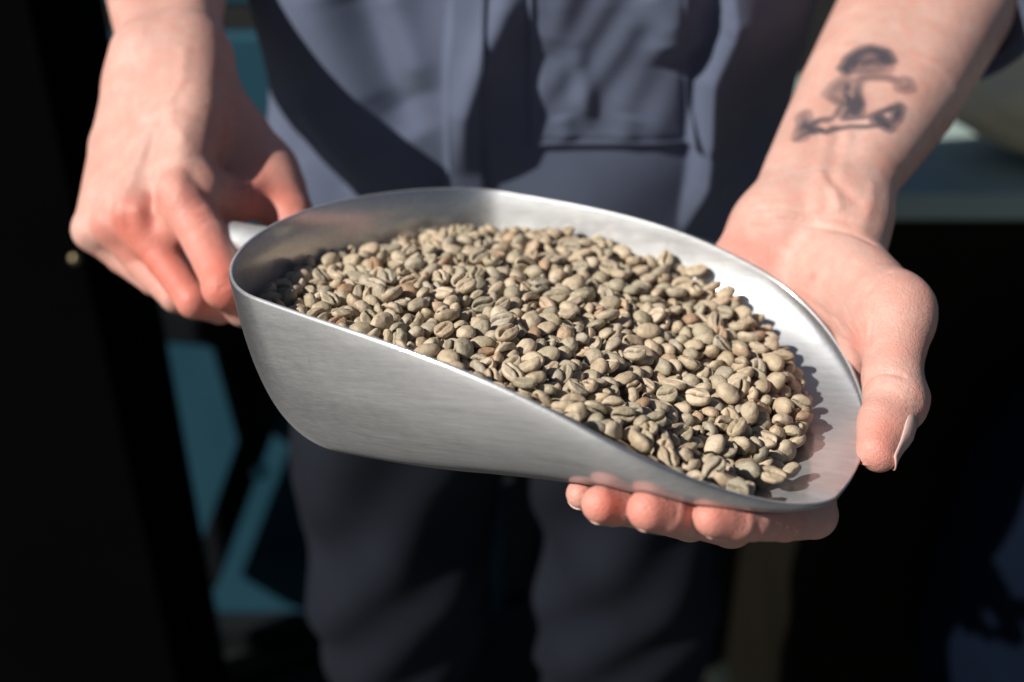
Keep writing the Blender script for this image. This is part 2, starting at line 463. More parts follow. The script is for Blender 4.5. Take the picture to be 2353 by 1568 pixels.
# settled places of the beans: x, y, z in tenths of a millimetre, turn (w, x, y, z) in hundredths, shape, size in hundredths
BEANS = [
(895,-795,-112,3,-12,-99,-6,5,99),(698,-408,-46,95,18,-12,-23,7,108),(820,-347,-55,90,23,20,-33,7,106),(665,-878,-32,40,12,39,-82,8,98),(514,-886,27,18,-59,-79,-3,8,94),(718,-667,-79,89,7,-37,27,11,106),
(413,-859,55,42,27,37,78,7,108),(798,-786,-104,53,-76,17,-34,1,105),(-172,-422,179,64,36,19,65,5,105),(883,-449,-84,62,44,-48,44,1,103),(382,-683,65,78,63,4,2,7,92),(559,20,22,9,-3,34,-94,6,105),
(1058,-83,-67,79,23,-18,-55,1,110),(-20,-330,184,45,1,7,-89,8,108),(1039,-205,-93,5,52,23,-82,1,109),(1012,-540,-185,19,47,-54,67,7,110),(-3,-580,158,87,-5,15,-47,0,103),(824,-552,-89,46,19,-18,-85,10,100),
(-491,-251,198,77,50,18,35,0,103),(346,-823,71,40,-70,21,55,5,95),(477,-227,43,98,18,-10,-7,7,94),(1036,-359,-109,29,-51,-42,69,7,110),(-35,-178,161,7,19,21,-96,7,106),(599,-661,-50,90,10,-9,41,10,98),
(413,186,80,17,-97,-18,1,8,102),(-31,-400,163,67,66,31,14,4,99),(582,-214,-14,72,47,-32,-39,6,106),(-244,-190,185,90,-23,2,36,1,107),(66,-542,163,8,-23,8,97,10,92),(728,-993,-26,29,-4,-46,84,2,89),
(-114,-355,160,98,-16,-7,4,1,102),(207,-663,109,3,-7,66,-75,6,92),(-305,-480,193,95,-9,-6,29,10,106),(43,-374,139,51,-74,-29,-33,1,110),(-251,-295,181,32,9,10,-94,2,96),(580,-415,-27,96,24,-11,8,9,102),
(872,-284,-66,58,55,-35,49,5,101),(-182,111,172,30,13,8,-94,11,108),(125,-390,126,17,22,18,-94,4,110),(-119,-27,156,92,31,2,24,1,98),(50,460,129,5,-28,51,-81,6,109),(925,312,-53,34,-17,-22,90,10,109),
(-365,-100,194,25,7,-25,-93,3,104),(-225,-511,189,41,-6,-13,90,4,97),(1149,-220,-160,57,80,6,-18,7,90),(142,-91,135,6,29,93,22,8,108),(520,754,59,91,24,-7,-34,7,109),(349,-637,69,87,48,-1,7,11,105),
(-116,-254,171,18,39,45,-78,13,105),(-530,-14,186,31,-51,-48,-65,6,110),(-429,26,188,93,37,0,-4,5,109),(105,-690,118,76,-28,48,33,4,102),(-276,34,188,11,34,93,-2,5,109),(214,-764,109,27,-24,69,63,13,107),
(850,614,14,4,9,9,-99,4,107),(44,-654,158,7,2,12,99,8,88),(1019,-434,-126,84,-33,17,39,10,100),(409,-382,39,21,92,30,14,0,110),(811,-621,-121,54,-8,61,57,4,99),(820,-461,-103,53,59,17,-59,8,108),
(610,151,16,91,15,-37,-8,0,109),(992,88,-43,8,-12,-93,35,5,107),(773,-511,-90,17,-24,32,-90,1,87),(269,-817,90,68,73,-7,-5,6,90),(932,-533,-153,93,11,0,-34,2,109),(196,-498,103,80,1,-31,51,6,92),
(695,-929,-50,92,-20,27,20,1,102),(275,307,96,47,23,14,-84,1,107),(590,-874,-16,6,57,-75,33,8,103),(691,-179,-29,41,12,27,86,7,103),(-148,508,130,43,2,17,-89,6,110),(79,-425,130,1,-29,-54,79,10,101),
(209,-193,121,26,-88,35,18,12,93),(520,-527,16,18,96,-20,-8,8,107),(-172,-301,176,53,-8,9,84,9,103),(958,458,-21,95,5,-26,17,1,108),(1110,-356,-144,20,41,-88,16,11,108),(490,-683,27,25,3,37,-89,8,93),
(867,16,-42,35,-19,-88,-25,10,99),(-516,197,171,82,13,-1,-55,10,105),(580,-832,8,6,89,41,-21,12,90),(973,-256,-85,85,33,20,35,3,108),(-466,-50,209,45,10,-31,-83,5,105),(128,-176,131,18,16,-2,-97,5,97),
(-814,491,128,50,7,0,-87,1,109),(1084,82,-80,69,34,-37,52,9,102),(758,-652,-116,9,-3,-12,99,2,106),(773,512,4,11,-9,96,26,5,103),(808,-19,-54,26,45,75,-41,10,97),(504,-377,-14,89,19,-6,-41,7,88),
(75,-127,133,90,-11,-21,37,2,108),(-435,-261,177,7,-49,61,-62,6,109),(975,-712,-144,12,-35,75,-56,10,94),(693,-260,-56,2,40,57,-72,2,91),(319,-374,64,89,2,-31,32,0,99),(94,403,112,13,-24,-25,93,1,97),
(390,-168,54,93,-19,-26,19,4,98),(613,-346,-30,96,-13,0,-23,1,97),(862,197,-38,65,35,5,67,1,107),(870,-53,-75,14,-34,-25,89,12,100),(836,-187,-70,95,13,-22,18,11,107),(-315,-266,197,8,-38,92,-8,13,100),
(-558,-326,206,17,-8,4,-98,11,100),(729,392,9,97,-21,4,6,1,98),(287,-685,87,84,-46,23,18,4,90),(301,-300,70,58,-75,11,-30,2,101),(67,100,122,76,50,31,27,10,102),(275,-429,76,24,40,88,9,8,97),
(512,-829,28,-33,-57,-45,59,0,91),(395,31,75,26,1,-28,-92,0,110),(-899,265,135,53,1,56,-64,10,106),(280,-575,102,78,4,-29,-56,3,96),(-364,345,157,15,89,34,24,6,109),(-658,261,167,4,-100,0,8,8,103),
(481,-84,19,25,-10,-80,-53,4,95),(-655,-167,184,96,-5,10,26,8,89),(83,-593,139,91,-38,-8,13,3,98),(-295,198,170,82,6,2,-57,1,96),(-358,-331,166,82,-36,-42,-12,7,108),(235,54,102,20,13,38,89,3,108),
(542,123,27,76,-15,14,-61,2,105),(-746,-96,172,99,16,2,4,9,109),(-726,-19,170,36,18,0,92,9,105),(895,-568,-148,44,69,14,-56,10,88),(799,82,-25,80,43,4,-41,8,104),(-68,-612,165,9,-80,56,21,13,97),
(713,-561,-87,47,-58,26,-61,2,103),(995,-497,-152,52,-69,22,46,7,89),(-557,113,189,11,-94,32,2,4,99),(564,-553,-35,21,-49,83,16,1,99),(453,-819,35,76,2,-45,46,5,83),(-721,508,118,94,21,-22,-13,0,110),
(194,401,93,87,39,-20,22,1,90),(367,-345,49,18,-25,4,95,7,101),(220,-245,95,73,37,35,-45,12,88),(116,304,111,8,23,-97,7,5,102),(-275,643,130,3,-100,-3,0,4,102),(222,-608,114,7,28,0,96,4,87),
(388,-292,43,60,-73,33,3,1,101),(692,601,17,89,-28,-18,30,10,110),(1,106,151,71,23,-13,-65,2,99),(719,698,36,75,18,-15,62,1,102),(460,366,65,68,1,3,74,9,105),(740,-16,-34,94,-8,-24,-22,1,99),
(928,-104,-76,44,-43,-15,78,7,105),(459,-321,23,18,55,78,24,11,102),(1020,46,-83,57,6,27,78,1,106),(282,736,84,93,32,-14,-14,8,102),(780,24,-33,51,-78,-6,-35,6,108),(929,-32,-62,41,-48,-7,-77,4,110),
(630,-535,-76,64,-59,-32,-38,7,93),(177,143,103,97,18,-5,16,10,110),(190,888,86,11,20,18,-96,10,109),(860,361,-20,13,47,87,8,8,109),(-46,-123,162,19,-57,-75,-28,8,105),(468,-753,34,74,-6,-12,66,9,91),
(-657,662,113,99,9,-12,-7,5,109),(-68,148,142,49,78,2,39,8,101),(1009,245,-45,1,-15,92,-36,5,101),(564,-75,-13,88,0,37,-30,3,106),(979,-149,-97,70,63,-3,-33,2,108),(-218,757,112,25,5,31,92,2,110),
(200,209,106,38,-90,-16,-8,6,109),(-89,447,137,66,-14,-1,74,10,107),(271,-735,91,25,41,87,-7,6,94),(812,428,-2,72,-10,-9,-68,7,110),(902,-640,-150,67,3,-52,-53,4,100),(-810,-11,152,78,-11,59,18,1,107),
(-88,-518,149,84,37,-37,16,1,96),(-890,44,141,75,-21,-63,-2,7,108),(-244,-35,177,91,26,-2,31,3,88),(-543,-238,188,33,41,-12,84,5,109),(717,-100,-25,66,1,-7,-75,11,95),(158,73,110,59,64,-18,-46,10,101),
(220,-17,106,100,-6,-1,-3,2,90),(54,766,105,54,-75,-27,27,4,104),(297,174,103,10,-11,87,-47,4,106),(793,679,10,7,-41,-90,-15,8,93),(1116,15,-100,8,-2,50,86,1,105),(-422,383,152,79,-60,-12,-1,1,92),
(315,-587,66,11,-16,-8,98,3,104),(-43,369,140,4,40,-91,-7,4,94),(766,-387,-67,17,81,-56,-4,8,100),(-216,183,165,46,9,24,-85,13,106),(76,-229,150,18,-69,66,-24,6,90),(603,298,32,20,95,21,-11,5,106),
(739,-450,-79,59,-3,20,78,7,86),(440,-698,47,10,-43,74,-50,9,88),(-828,247,133,69,71,12,6,6,82),(1046,-474,-149,58,-11,30,75,9,94),(-972,47,151,90,-42,-3,-12,10,99),(443,574,50,92,31,5,-21,12,106),
(607,-478,-53,31,-86,5,-39,6,100),(-504,509,139,83,2,8,-55,5,97),(-147,68,155,63,68,-7,36,13,92),(479,494,58,88,-18,-2,-45,7,99),(148,-526,115,22,-72,-21,-63,9,88),(918,-309,-98,7,-75,23,-62,0,108),
(362,-60,59,36,44,82,-3,4,105),(-587,-89,174,24,-43,-18,-85,9,105),(619,-198,-18,34,-84,32,-27,8,95),(997,311,-47,44,-80,9,-40,13,108),(1068,-488,-189,89,-29,-16,32,2,98),(477,198,36,73,41,-33,-43,12,106),
(522,343,41,98,-9,-8,-17,13,104),(1147,-139,-141,35,17,-89,-23,0,86),(-456,-124,192,90,-31,28,8,12,85),(991,-106,-91,71,24,-50,43,7,108),(296,592,77,85,42,-26,-17,0,97),(753,-184,-79,52,18,64,-53,7,103),
(-505,406,137,93,-2,-5,-36,9,100),(337,-28,67,87,-31,-26,-29,0,94),(575,688,35,71,-18,8,68,9,110),(595,604,18,95,-15,-8,26,11,103),(810,306,-31,47,-9,88,8,0,98),(649,714,21,43,26,8,86,11,99),
(255,120,96,72,66,-1,21,9,110),(-599,418,125,24,-65,-26,-67,1,110),(629,-50,-30,74,50,-37,-25,1,86),(391,433,69,73,21,-17,-63,9,104),(-955,166,140,93,33,-12,-12,0,106),(129,828,102,97,19,13,-5,4,100),
(-125,-561,161,72,-56,37,-19,8,92),(663,-484,-78,95,18,-21,-15,6,93),(267,-193,84,63,-11,46,61,1,87),(438,-514,34,-60,35,-51,51,13,88),(185,-422,101,35,-90,10,-23,6,97),(324,-188,56,40,27,-3,-88,13,98),
(499,-280,-12,98,2,-13,17,7,98),(97,674,107,88,1,-46,-9,0,110),(119,-635,121,89,-26,-5,-38,7,85),(-690,33,153,44,-72,-50,-20,5,102),(-401,-374,189,61,-24,-39,65,3,101),(-5,813,107,95,-10,-4,28,9,105),
(764,210,-24,87,-4,-15,-48,2,89),(444,-419,3,88,27,8,38,3,91),(-752,-179,176,43,-10,21,-87,2,107),(-824,305,127,88,-6,26,-40,12,106),(-419,-183,161,30,78,-4,55,3,105),(-755,333,131,53,-30,-77,-19,0,105),
(310,101,64,5,-50,-6,86,8,99),(116,228,101,84,-8,12,53,4,99),(792,-251,-79,58,-71,13,-38,2,109),(-381,608,116,95,4,-24,-21,10,105),(-287,419,138,7,38,-41,-83,4,103),(912,-186,-84,4,-23,9,97,1,108),
(-741,255,148,85,-17,0,-49,6,104),(317,510,77,92,22,-24,-21,2,99),(-185,602,128,18,98,4,6,2,109),(1,24,135,89,20,-16,38,6,92),(236,684,75,87,-38,32,-3,11,109),(581,473,31,5,34,94,-8,5,102),
(13,521,144,5,83,55,-2,2,110),(-47,-472,142,84,-9,-53,-6,9,104),(-465,-346,168,16,-78,-2,-60,6,102),(-100,-406,134,20,-5,37,-91,1,93),(687,487,8,25,63,-68,26,5,108),(972,-330,-116,21,-48,24,82,11,98),
(348,792,86,90,-8,6,41,0,105),(683,136,-17,22,-78,34,-48,1,84),(-190,-130,144,55,67,-15,47,7,102),(864,-749,-159,59,75,-29,9,2,95),(268,933,74,97,5,-21,11,11,109),(414,828,72,15,44,86,22,11,102),
(-216,887,103,53,10,1,-84,10,105),(670,-564,-97,64,-44,-34,-53,3,90),(819,-110,-79,42,3,-39,-82,12,95),(181,-722,103,10,3,-45,-89,1,97),(-69,604,125,40,92,-1,-3,5,105),(302,-89,60,48,-58,54,-36,9,92),
(422,-641,45,94,32,-6,-10,2,88),(-4,-510,137,41,17,13,-88,6,110),(174,-345,104,39,-79,-3,-47,3,107),(-573,505,132,54,29,-39,-69,2,108),(569,-280,-40,83,35,3,-43,6,87),(-89,240,145,14,-97,-17,-11,13,94),
(356,596,68,92,30,-27,-4,10,93),(449,62,26,3,-22,-4,97,8,99),(939,45,-71,47,-13,-7,87,0,105),(870,91,-50,56,34,8,-75,7,105),(957,-592,-206,46,89,0,-6,12,104),(-880,467,126,32,-55,-48,60,5,106),
(-997,122,136,88,15,-44,5,10,109),(-138,689,110,74,0,5,67,2,106),(181,532,105,93,-1,-6,35,12,97),(850,563,-27,61,-69,20,-32,10,94),(311,33,59,8,-19,-25,95,9,87),(914,508,-23,5,20,-35,-91,5,100),
(1082,-186,-144,75,7,6,65,2,90),(-188,17,150,65,40,64,6,0,83),(-639,-13,160,80,-35,28,-38,9,107),(90,-315,125,7,90,34,25,11,110),(350,-454,47,26,11,41,87,1,90),(26,363,102,1,39,-18,90,2,104),
(702,269,-23,97,-15,-13,14,2,97),(-276,-127,166,58,33,67,-32,10,101),(351,-527,55,15,-59,78,-15,9,99),(-282,367,123,38,55,43,-61,12,99),(-221,-424,182,28,-71,-64,9,5,81),(916,135,-62,92,6,0,-38,2,100),
(-357,2,197,87,-25,-41,13,13,86),(704,45,-43,31,14,67,-66,9,88),(148,707,108,80,-45,-18,-36,3,103),(969,184,-60,95,-23,-5,-20,13,104),(845,-597,-136,12,-40,-36,-83,10,87),(929,385,-31,97,3,-18,-13,8,87),
(732,-315,-71,83,-29,-26,-40,7,99),(-325,781,103,62,13,47,-62,8,105),(631,144,-10,32,39,82,26,12,101),(502,-204,-2,18,3,19,96,10,103),(-601,197,163,69,-4,1,-72,9,108),(403,7,45,23,96,1,17,7,99),
(402,-774,42,91,-26,-19,25,11,89),(592,-962,-20,93,25,-27,-1,13,94),(137,-463,102,23,16,8,-96,1,89),(86,535,115,40,15,3,-91,1,95),(-148,207,145,94,32,-7,-8,12,100),(-898,103,143,83,-32,-46,5,2,110),
(-682,106,170,44,-3,6,-90,5,81),(387,694,76,24,49,73,41,7,98),(554,201,28,48,-4,87,11,5,91),(910,-466,-143,49,85,-16,13,7,85),(258,-111,75,59,-20,49,-61,11,106),(-669,565,112,65,-11,9,-74,10,103),
(728,92,-42,68,7,-55,48,10,85),(-95,957,73,13,45,-2,88,3,106),(-468,285,156,54,-24,4,-80,11,87),(329,665,79,97,-10,-15,-15,0,102),(-82,299,126,78,-44,42,17,10,110),(1155,-7,-152,37,-51,-1,78,12,94),
(569,398,30,74,-1,2,-68,9,94),(126,473,118,34,55,73,24,5,104),(643,-646,-91,29,-5,-22,-93,12,99),(-838,133,130,48,-16,-23,83,0,97),(463,-576,26,-38,-28,39,79,1,91),(-547,602,122,98,-11,-3,19,1,107),
(522,-130,-4,18,15,-13,96,11,107),(-427,-67,182,22,-9,7,97,9,91),(-153,274,148,74,5,-9,66,13,106),(617,40,-18,70,71,-4,-6,8,82),(-224,502,118,67,-20,31,-65,8,95),(661,-14,-44,56,23,48,64,10,101),
(36,-694,139,1,-40,-76,52,0,101),(762,-875,-82,16,-20,-97,4,7,93),(169,-628,99,20,-96,-19,-7,0,82),(438,715,61,36,-35,-8,86,5,98),(22,306,99,23,30,-68,63,1,97),(620,386,17,35,-23,85,-32,4,104),
(940,-435,-150,47,59,-50,42,5,91),(129,-578,105,29,-4,95,12,13,97),(-176,813,104,88,31,-30,-19,3,103),(237,456,80,53,-17,77,-31,12,101),(1111,303,-117,6,-12,17,98,8,82),(-434,172,167,30,2,35,-89,3,86),
(361,93,60,4,40,16,-90,3,94),(-373,-244,157,43,77,-19,43,13,103),(-64,533,124,86,-9,-3,-50,9,101),(-274,931,89,76,5,-11,64,2,96),(-579,20,173,74,22,60,-23,5,97),(-771,112,150,33,29,-18,-88,12,90),
(-465,576,128,81,3,-7,58,13,105),(-503,722,104,69,40,-32,-51,3,109),(193,-858,128,97,4,-20,16,9,108),(-2,-429,127,87,-29,-35,18,7,95),(-216,325,144,64,-10,-19,74,3,92),(309,-771,82,22,3,94,-26,9,90),
(406,-73,40,38,79,43,23,10,95),(-37,-17,148,35,19,16,-91,3,96),(352,372,51,58,-42,67,22,11,107),(867,-523,-136,59,-64,-6,48,12,103),(-388,-468,193,63,57,-8,-51,8,95),(-94,71,126,88,13,-39,25,8,101),
(968,-571,-207,81,-28,28,43,10,103),(456,-631,28,4,-21,95,22,8,97),(-208,-593,189,8,10,14,-98,4,91),(-564,-42,160,30,-56,-43,-65,4,97),(-115,-462,143,10,-4,-28,96,11,85),(-625,-95,158,27,-41,-1,-87,8,95),
(622,263,-6,61,75,-19,16,0,99),(3,-47,116,94,-5,-33,0,10,96),(865,445,-42,5,-26,-17,95,7,107),(175,451,79,76,45,-27,38,7,109),(1188,22,-195,50,-81,-27,-13,11,99),(435,-146,19,11,-13,-32,-93,12,96),
(220,-477,88,15,92,24,28,7,90),(262,797,79,9,-6,41,-91,8,96),(-270,-366,161,52,-47,-70,13,13,89),(988,-13,-91,62,2,-46,64,12,88),(322,450,71,25,29,-80,47,13,90),(-368,434,150,8,-95,-15,-27,5,97),
(880,-245,-77,17,15,42,-88,4,108),(-614,64,162,64,33,4,69,12,103),(653,-811,-43,-23,1,-93,30,13,93),(265,-237,64,19,12,97,-5,7,84),(-197,-202,155,59,-9,-44,-67,13,91),(417,249,55,42,54,10,-72,0,110),
(-771,690,71,29,21,45,-82,6,107),(473,857,50,73,26,38,50,11,108),(297,-506,68,97,-19,0,13,0,98),(921,-393,-95,38,-28,0,-88,11,106),(602,-591,-73,98,-1,11,18,2,99),(-439,474,142,24,86,38,24,13,106),
(-297,718,111,81,-2,-29,51,3,108),(752,298,-42,17,-76,5,-63,2,99),(390,321,41,38,66,12,64,2,108),(980,-355,-148,56,21,-45,-66,13,102),(58,258,86,90,21,34,-16,13,101),(254,-338,67,17,93,31,-3,13,94),
(-340,-111,149,46,-37,-26,-76,5,93),(996,442,-52,54,-26,-4,80,10,92),(24,-185,118,84,-27,37,-28,1,102),(-818,392,116,83,-33,7,-44,10,109),(938,-426,-136,30,-20,-58,-73,9,107),(263,-12,63,67,-18,25,-67,1,88),
(1085,360,-108,38,-19,3,90,6,103),(-296,-84,162,82,-55,-7,-16,2,98),(-353,-180,162,42,45,-35,-70,12,91),(38,6,111,7,93,10,36,5,95),(728,-248,-75,46,-80,15,-34,7,94),(211,-294,82,66,69,-28,-5,3,93),
(-571,261,144,43,31,17,-83,0,107),(-122,-201,151,58,48,-24,62,5,98),(760,-965,-63,92,-1,-11,37,10,84),(717,357,-32,71,30,-42,-48,6,98),(158,-229,87,26,18,-34,88,8,90),(370,-872,45,10,31,8,94,8,81),
(664,-192,-57,28,88,-35,-14,3,104),(-729,158,152,82,-34,-26,-38,3,90),(506,-756,17,10,-71,68,-15,10,86),(-312,-411,179,54,-5,78,-32,3,98),(774,415,-50,90,-41,-2,-12,0,104),(726,-811,-96,20,-3,-13,97,9,92),
(-342,98,176,51,72,-33,-35,13,96),(901,-638,-166,40,70,58,9,4,95),(-367,719,97,43,13,-25,86,9,97),(-516,-359,173,26,33,-25,-87,0,108),(-926,302,127,42,11,-85,-29,11,109),(600,-770,-37,89,-25,-6,39,0,95),
(177,666,81,6,-35,-24,-91,6,102),(219,-393,86,40,2,86,32,11,92),(621,-250,-47,18,23,94,-16,12,85),(-71,807,68,63,-40,64,17,8,103),(463,-1,12,86,22,36,30,3,92),(137,-787,113,26,-28,-9,92,10,102),
(814,-725,-133,91,-34,-22,-11,3,105),(-438,330,128,24,-37,-81,-39,11,98),(-17,251,109,68,-24,67,20,9,104),(-787,594,104,43,-89,-10,1,7,84),(-804,-122,164,13,74,28,-60,7,97),(409,-198,20,54,5,0,84,9,85),
(585,-3,-20,95,-6,-25,-18,6,83),(523,-648,0,16,-9,76,-63,12,86),(-99,768,83,78,-18,60,2,0,100),(217,605,77,61,-36,-3,-71,3,103),(530,-339,-24,19,13,97,11,13,86),(-291,561,100,26,-61,65,37,5,98),
(539,-734,-9,24,-90,29,-22,11,83),(-851,-68,161,93,-20,1,30,5,93),(-69,-301,143,48,-45,41,63,11,103),(-896,184,137,45,-7,89,-8,5,97),(-44,664,102,12,2,-47,-87,7,106),(175,347,68,35,-22,43,80,5,86),
(-455,735,77,3,-65,43,63,8,100),(12,903,94,62,26,52,53,1,104),(-692,338,137,72,-54,42,-11,0,105),(-661,-261,184,82,4,-1,56,4,96),(-119,-674,186,93,5,0,-38,12,107),(622,537,9,17,4,0,-98,13,93),
(-932,431,116,0,-97,23,-1,1,84),(873,-323,-126,10,80,-29,51,3,101),(141,-283,98,93,-1,-36,-1,4,93),(818,232,-50,90,21,13,-37,6,94),(528,-940,-3,66,-12,-20,-71,13,98),(695,557,-5,68,0,-26,-68,11,106),
(-112,168,124,52,74,10,41,4,93),(1048,315,-85,56,59,-43,-40,5,108),(468,127,25,22,-33,-18,90,3,94),(-531,-100,164,34,-62,7,-71,5,83),(623,-129,-39,93,25,-5,25,2,94),(290,229,85,92,-35,-14,14,8,110),
(-225,-83,145,15,37,-6,-91,13,109),(522,-578,-8,-63,-26,29,67,9,85),(-73,-78,131,28,-21,-76,-55,6,100),(437,-930,32,14,-92,34,-14,6,89),(769,363,-44,83,-31,-23,-39,8,91),(489,279,28,40,-83,16,-35,9,96),
(74,-51,107,74,-57,-22,29,10,106),(432,-386,-33,19,13,-55,-80,4,95),(745,626,-14,77,-6,12,63,6,93),(154,-15,116,82,-9,-19,54,11,98),(-366,252,134,6,-55,3,83,8,94),(15,-258,148,49,0,15,86,0,90),
(666,431,-14,17,-37,36,84,7,82),(-352,-48,162,71,56,1,42,8,99),(1071,-420,-178,94,11,-22,-22,1,85),(-391,89,164,63,-21,63,-40,5,93),(31,699,70,56,-53,-56,-32,8,102),(-589,731,99,0,99,10,-4,8,91),
(1107,-374,-205,52,-46,-29,-66,6,94),(-411,863,61,28,-39,-57,-67,5,100),(502,544,31,18,-23,94,-15,6,106),(502,-785,-35,-46,81,-26,26,0,92),(658,84,-44,86,-19,-2,-48,9,92),(496,211,17,22,-84,4,-50,0,91),
(-475,-154,160,55,2,51,66,2,107),(-670,160,141,71,44,-8,-54,4,99),(85,-521,116,86,22,-5,46,3,103),(-660,442,98,6,-34,-63,70,9,102),(-768,45,141,65,20,-46,57,9,102),(533,546,2,23,5,97,-1,5,93),
(-175,396,111,51,-78,29,24,4,81),(524,59,-2,53,2,-17,83,13,95),(326,288,56,78,52,-25,-23,8,102),(1081,-160,-111,83,-28,-30,-38,11,97),(-363,-430,159,8,54,0,-84,12,105),(-150,902,77,97,-22,-10,-1,7,107),
(739,-723,-136,40,-4,88,23,7,96),(-866,9,126,7,-79,7,-61,5,106),(1027,224,-89,4,38,92,-10,11,108),(-298,116,155,90,-17,37,-12,10,88),(-379,889,81,73,-65,16,-13,2,100),(518,614,14,27,37,18,-87,10,88),
(1031,144,-87,29,-17,26,90,1,104),(718,162,-46,27,-52,80,-13,13,95),(985,377,-61,39,-38,-31,-78,13,100),(655,-308,-71,39,17,49,76,2,100),(654,212,-15,93,-14,-32,-8,11,96),(807,-330,-97,28,17,-26,91,5,102),
(-21,-637,124,81,-3,3,58,7,86),(514,147,2,4,-84,-48,27,1,82),(-298,467,113,25,-31,-77,-49,1,100),(720,-136,-71,89,4,-40,22,13,105),(755,-100,-78,4,92,-9,38,2,89),(412,907,43,56,-10,63,53,10,104),
(680,-609,-121,77,-58,27,-9,9,102),(-285,257,136,80,59,-5,-7,4,106),(147,599,92,98,-3,-10,16,2,93),(-408,817,63,39,-59,-28,-65,5,92),(355,-741,50,56,-24,7,79,2,81),(75,52,97,15,89,-2,43,13,84),
(-649,472,104,38,-68,-27,-57,9,96),(916,240,-95,14,-41,-1,90,11,110),(-882,365,115,75,37,-17,-52,11,104),(-917,-13,135,59,72,-14,-34,8,105),(-933,-81,168,83,3,1,-55,1,107),(1105,-98,-139,13,30,-72,61,8,108),
(-349,648,79,85,-39,-35,7,10,103),(736,-61,-55,11,-14,96,-20,10,86),(839,-631,-179,95,2,-26,16,5,81),(742,-492,-114,42,8,16,-89,5,97),(611,-418,-56,1,28,92,27,6,103),(1158,174,-168,54,-77,-9,-33,11,100),
(-327,-279,147,86,16,-38,31,13,86),(994,-444,-175,47,17,-49,-71,0,100),(-515,856,72,85,-8,12,51,3,96),(-337,837,95,97,23,3,7,5,100),(285,861,52,47,-82,-18,-28,8,106),(-556,455,105,47,-18,86,4,7,95),
(337,339,49,66,63,-25,-31,0,96),(-233,428,115,52,-80,-16,-27,1,80),(-114,-139,134,23,36,52,74,2,108),(-490,-71,154,75,40,-28,-45,11,90),(790,-547,-140,97,12,-4,-19,13,98),(343,524,51,45,-80,24,-32,4,95),
(-666,-131,154,33,-28,-90,6,5,108),(-332,-377,155,59,-58,-53,-19,13,98),(657,-983,-36,51,65,-56,-9,1,89),(-622,-318,184,75,5,-55,36,3,96),(403,-635,-7,-2,-16,-2,99,0,101),(-42,875,79,22,16,-46,-85,2,98),
(-235,-271,142,44,28,6,-85,1,88),(711,-734,-118,85,29,-24,-36,11,109),(720,252,-60,93,3,-1,-36,2,85),(426,645,34,87,20,-43,-12,6,108),(132,-175,83,28,15,17,-93,11,98),(1096,165,-106,54,-6,50,68,7,105),
(92,-244,98,66,26,-29,-64,12,98),(87,162,89,92,32,-21,1,3,91),(517,740,-3,53,75,-20,-34,9,97),(-490,87,152,41,-79,-44,8,5,85),(1024,-278,-148,8,21,-68,70,1,101),(569,-158,-40,-5,71,-37,-60,8,96),
(202,-146,94,9,18,45,-87,5,94),(1108,287,-143,4,4,-88,46,10,98),(-382,171,146,32,30,-33,-83,4,97),(346,-130,40,36,-81,-46,0,11,82),(-959,213,129,12,-46,-72,-50,3,102),(426,159,28,14,-49,32,80,13,84),
(346,-688,14,-24,91,-30,-19,6,103),(-630,378,113,13,49,49,71,9,88),(766,194,-61,91,0,-25,-33,7,88),(621,-352,-62,1,-18,-98,10,6,88),(1157,-273,-220,42,75,6,51,9,84),(130,396,76,30,-42,-25,82,5,93),
(686,-662,-136,90,-5,30,-31,7,86),(213,-62,73,13,6,-37,92,9,91),(-139,832,73,87,29,-37,14,11,109),(-415,278,126,40,-11,-54,-73,12,86),(253,546,49,40,-60,15,-67,2,100),(1025,-259,-152,59,-77,-24,-4,12,101),
(1168,-254,-216,18,-57,30,74,9,86),(-623,-196,149,27,-24,-11,-93,10,83),(637,-703,-92,88,-4,32,36,8,85),(515,335,-2,15,2,-5,-99,11,100),(-535,787,81,4,-14,33,-93,3,92),(258,-629,74,7,-60,77,-22,13,83),
(341,157,45,9,19,-49,84,9,98),(-9,-114,119,92,35,-11,16,5,96),(-657,-37,143,42,39,-82,-1,9,87),(-152,974,59,62,-44,61,23,2,92),(658,313,-27,35,-23,53,-74,5,91),(960,276,-105,6,62,-15,-77,8,93),
(454,718,13,49,75,-18,42,6,97),(-11,-325,139,33,-31,87,19,3,104),(-533,-175,165,90,1,37,-24,1,104),(1094,-239,-181,61,-2,-20,-77,3,96),(-791,209,101,58,-25,-76,-15,13,106),(377,612,41,34,-41,79,30,1,97),
(948,-222,-116,34,-8,-8,-93,1,107),(844,303,-66,41,33,83,-18,2,101),(97,873,89,28,-95,13,-6,10,100),(496,679,9,14,-85,29,-42,11,89),(117,104,74,5,-75,-65,13,0,83),(869,-398,-118,85,7,40,-34,12,98),
(-572,-149,156,27,31,-91,5,10,92),(212,-569,86,45,6,26,-85,8,91),(-52,102,106,74,-34,-1,58,2,92),(-420,-88,143,27,21,-76,-55,3,84),(-323,292,128,76,48,-16,40,11,86),(561,767,14,88,39,-26,4,9,105),
(1158,-62,-182,7,-86,22,-46,13,101),(-153,-85,131,36,-11,-68,-62,2,83),(410,487,30,46,-24,4,85,2,108),(-38,442,102,12,67,51,52,4,95),(804,-404,-113,16,12,-12,-97,10,86),(-67,-241,134,14,22,22,-94,1,88),
(-774,453,102,83,3,-49,-27,13,100),(-209,58,126,2,-50,42,-76,2,83),(575,-493,-43,69,51,-20,-48,6,96),(148,934,69,0,10,-76,-65,5,93),(356,-232,33,19,15,3,-97,13,81),(680,-435,-93,28,-24,-84,40,6,89),
